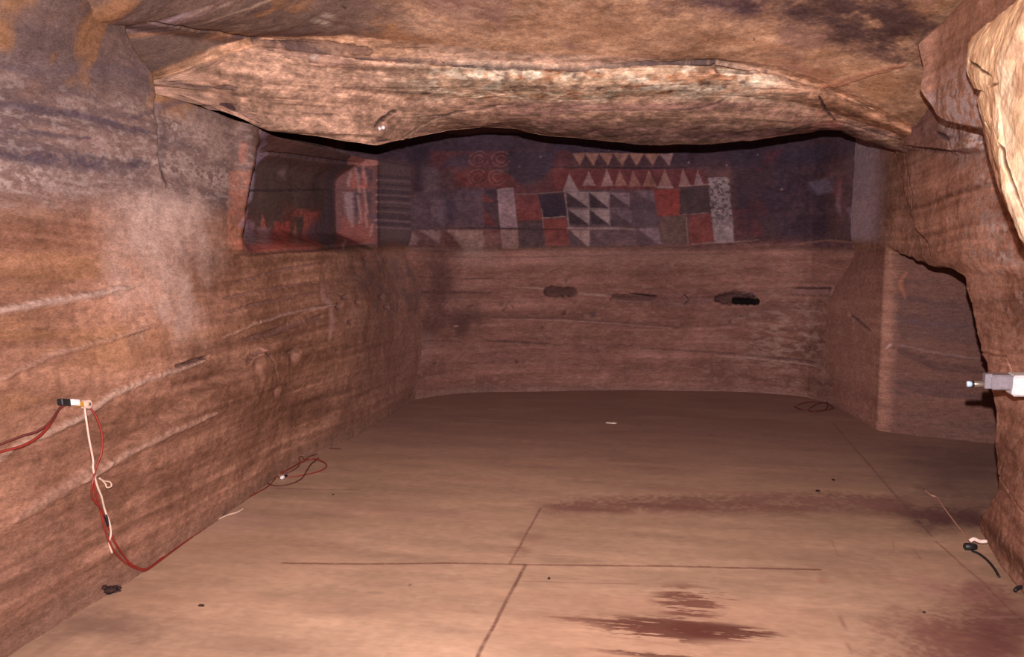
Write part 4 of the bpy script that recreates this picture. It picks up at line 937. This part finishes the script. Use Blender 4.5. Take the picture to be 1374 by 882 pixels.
tag(MB().tube([atY(1297, 515.5, 4.2), atY(1298, 515.5, 4.2), atY(1303.5, 515.5, 4.2)], [.010, .0135, .0135], 16).build('tip', M_lens, prb), 'bluish glassy tip')
# ---- twin clip on the ceiling lip
cp = sp(T, 510, 173, .012); clip = empty('ceiling_clip', tuple(cp), 'pair of tiny white round pegs stuck in the ceiling edge above the recess', 'clip')
for dxp, dzp in ((-.015, 0), (.013, .006)):
    c_ = cp+np.array([dxp, 0, dzp]); MB().tube([c_+[0, .03, 0], c_, c_+[0, -.006, 0]], [.012, .014, .008], 12).build('peg', M_white, clip)
# ---- loose bits
def lump(name, p, sz, mat, seed, label, cat='stone', group=None, n=14):
    th = np.linspace(0, math.pi, n); ph = np.linspace(0, 2*math.pi, 2*n, endpoint=False); V = []; Fc = []
    for i, t in enumerate(th):
        for j, f in enumerate(ph):
            d = np.array([math.sin(t)*math.cos(f), math.sin(t)*math.sin(f), math.cos(t)])
            r = 1+.35*float(vnoise(d[0]*1.8+seed, d[1]*1.8, d[2]*1.8, seed)) if 0 < i < n-1 else 1
            V.append(np.array(p)+d*r*np.array(sz)/2)
    m_ = 2*n
    for i in range(n-1):
        for j in range(m_):
            a = i*m_+j; b = i*m_+(j+1) % m_; Fc.append((a, a+m_, b+m_, b))
    mb = MB(); mb.V = [tuple(v) for v in V]; mb.F = Fc
    return tag(mb.build(name, mat), label, cat, group)
for i, (x, y, s) in enumerate([(146, 792, (.05, .07, .03)), (152, 794, (.05, .05, .025)), (157, 791, (.035, .04, .03)), (139, 788, (.02, .03, .02))]):
    p = sp(L, x, y, .006)
    lump('dark_crumb', p, s, M_grit, 20+i, ['largest dark crumb in the cluster at the foot of the left wall', 'flat dark crumb beside the largest one at the foot of the left wall', 'rightmost dark crumb in the cluster at the foot of the left wall', 'tiny leftmost dark crumb above the cluster at the foot of the left wall'][i], 'crumb', 'crumbs at the foot of the left wall')
for x, y, s, m_, lb in [(820, 568, (.09, .05, .008), M_chip, 'thin pale flake lying on the far floor'), (1097, 660, (.025, .03, .012), M_grit, 'dark speck on the floor, nearer and left of a pair at right'), (1118, 645, (.022, .03, .012), M_grit, 'dark speck on the floor, farther and right of a pair at right'),
                        (270, 813, (.03, .018, .01), M_grit, 'small dark scrap on the near left floor'), (737, 777, (.012, .02, .006), M_grit, 'tiny dark scrap on the floor right of the long joint'), (1240, 822, (.014, .014, .008), M_grit, 'tiny dark dot on the near right floor'),
                        (447, 664, (.014, .02, .008), M_grit, 'tiny dark dot on the floor near the looped wires')]:
    p = sp(F, x, y, s[2]*.3); lump('floor_flake' if m_ is M_chip else 'floor_scrap', p, s, m_, int(x), lb, 'flake' if m_ is M_chip else 'scrap')

# ================================================================== CAMERA, FLASH, WORLD
cam = bpy.data.cameras.new('camera'); cam.sensor_width = 36; cam.lens = FPX*36/1374; cam.clip_start = .02
co = bpy.data.objects.new('camera', cam); COL.objects.link(co); co.location = CAM
from mathutils import Matrix, Vector
co.matrix_world = Matrix(((rgt[0], upv[0], -fwd[0], CAM[0]), (rgt[1], upv[1], -fwd[1], CAM[1]), (rgt[2], upv[2], -fwd[2], CAM[2]), (0, 0, 0, 1)))
sc.camera = co
ld = bpy.data.lights.new('flash', 'SPOT'); ld.spot_size = math.radians(112); ld.spot_blend = 1.0; ld.energy = 1950; ld.shadow_soft_size = .018; ld.color = (1.0, .88, .86)
lo = bpy.data.objects.new('flash', ld); COL.objects.link(lo); lo.location = FLASH; lo.rotation_euler = Vector(fwd).to_track_quat('-Z', 'Y').to_euler()
w = bpy.data.worlds.new('world'); sc.world = w; w.use_nodes = True
w.node_tree.nodes['Background'].inputs[0].default_value = (.45, .35, .5, 1); w.node_tree.nodes['Background'].inputs[1].default_value = .01
sc.view_settings.view_transform = 'Standard'; sc.view_settings.look = 'None'; sc.view_settings.gamma = 1
sc.view_settings.use_curve_mapping = False; sc.view_settings.exposure = 0.0
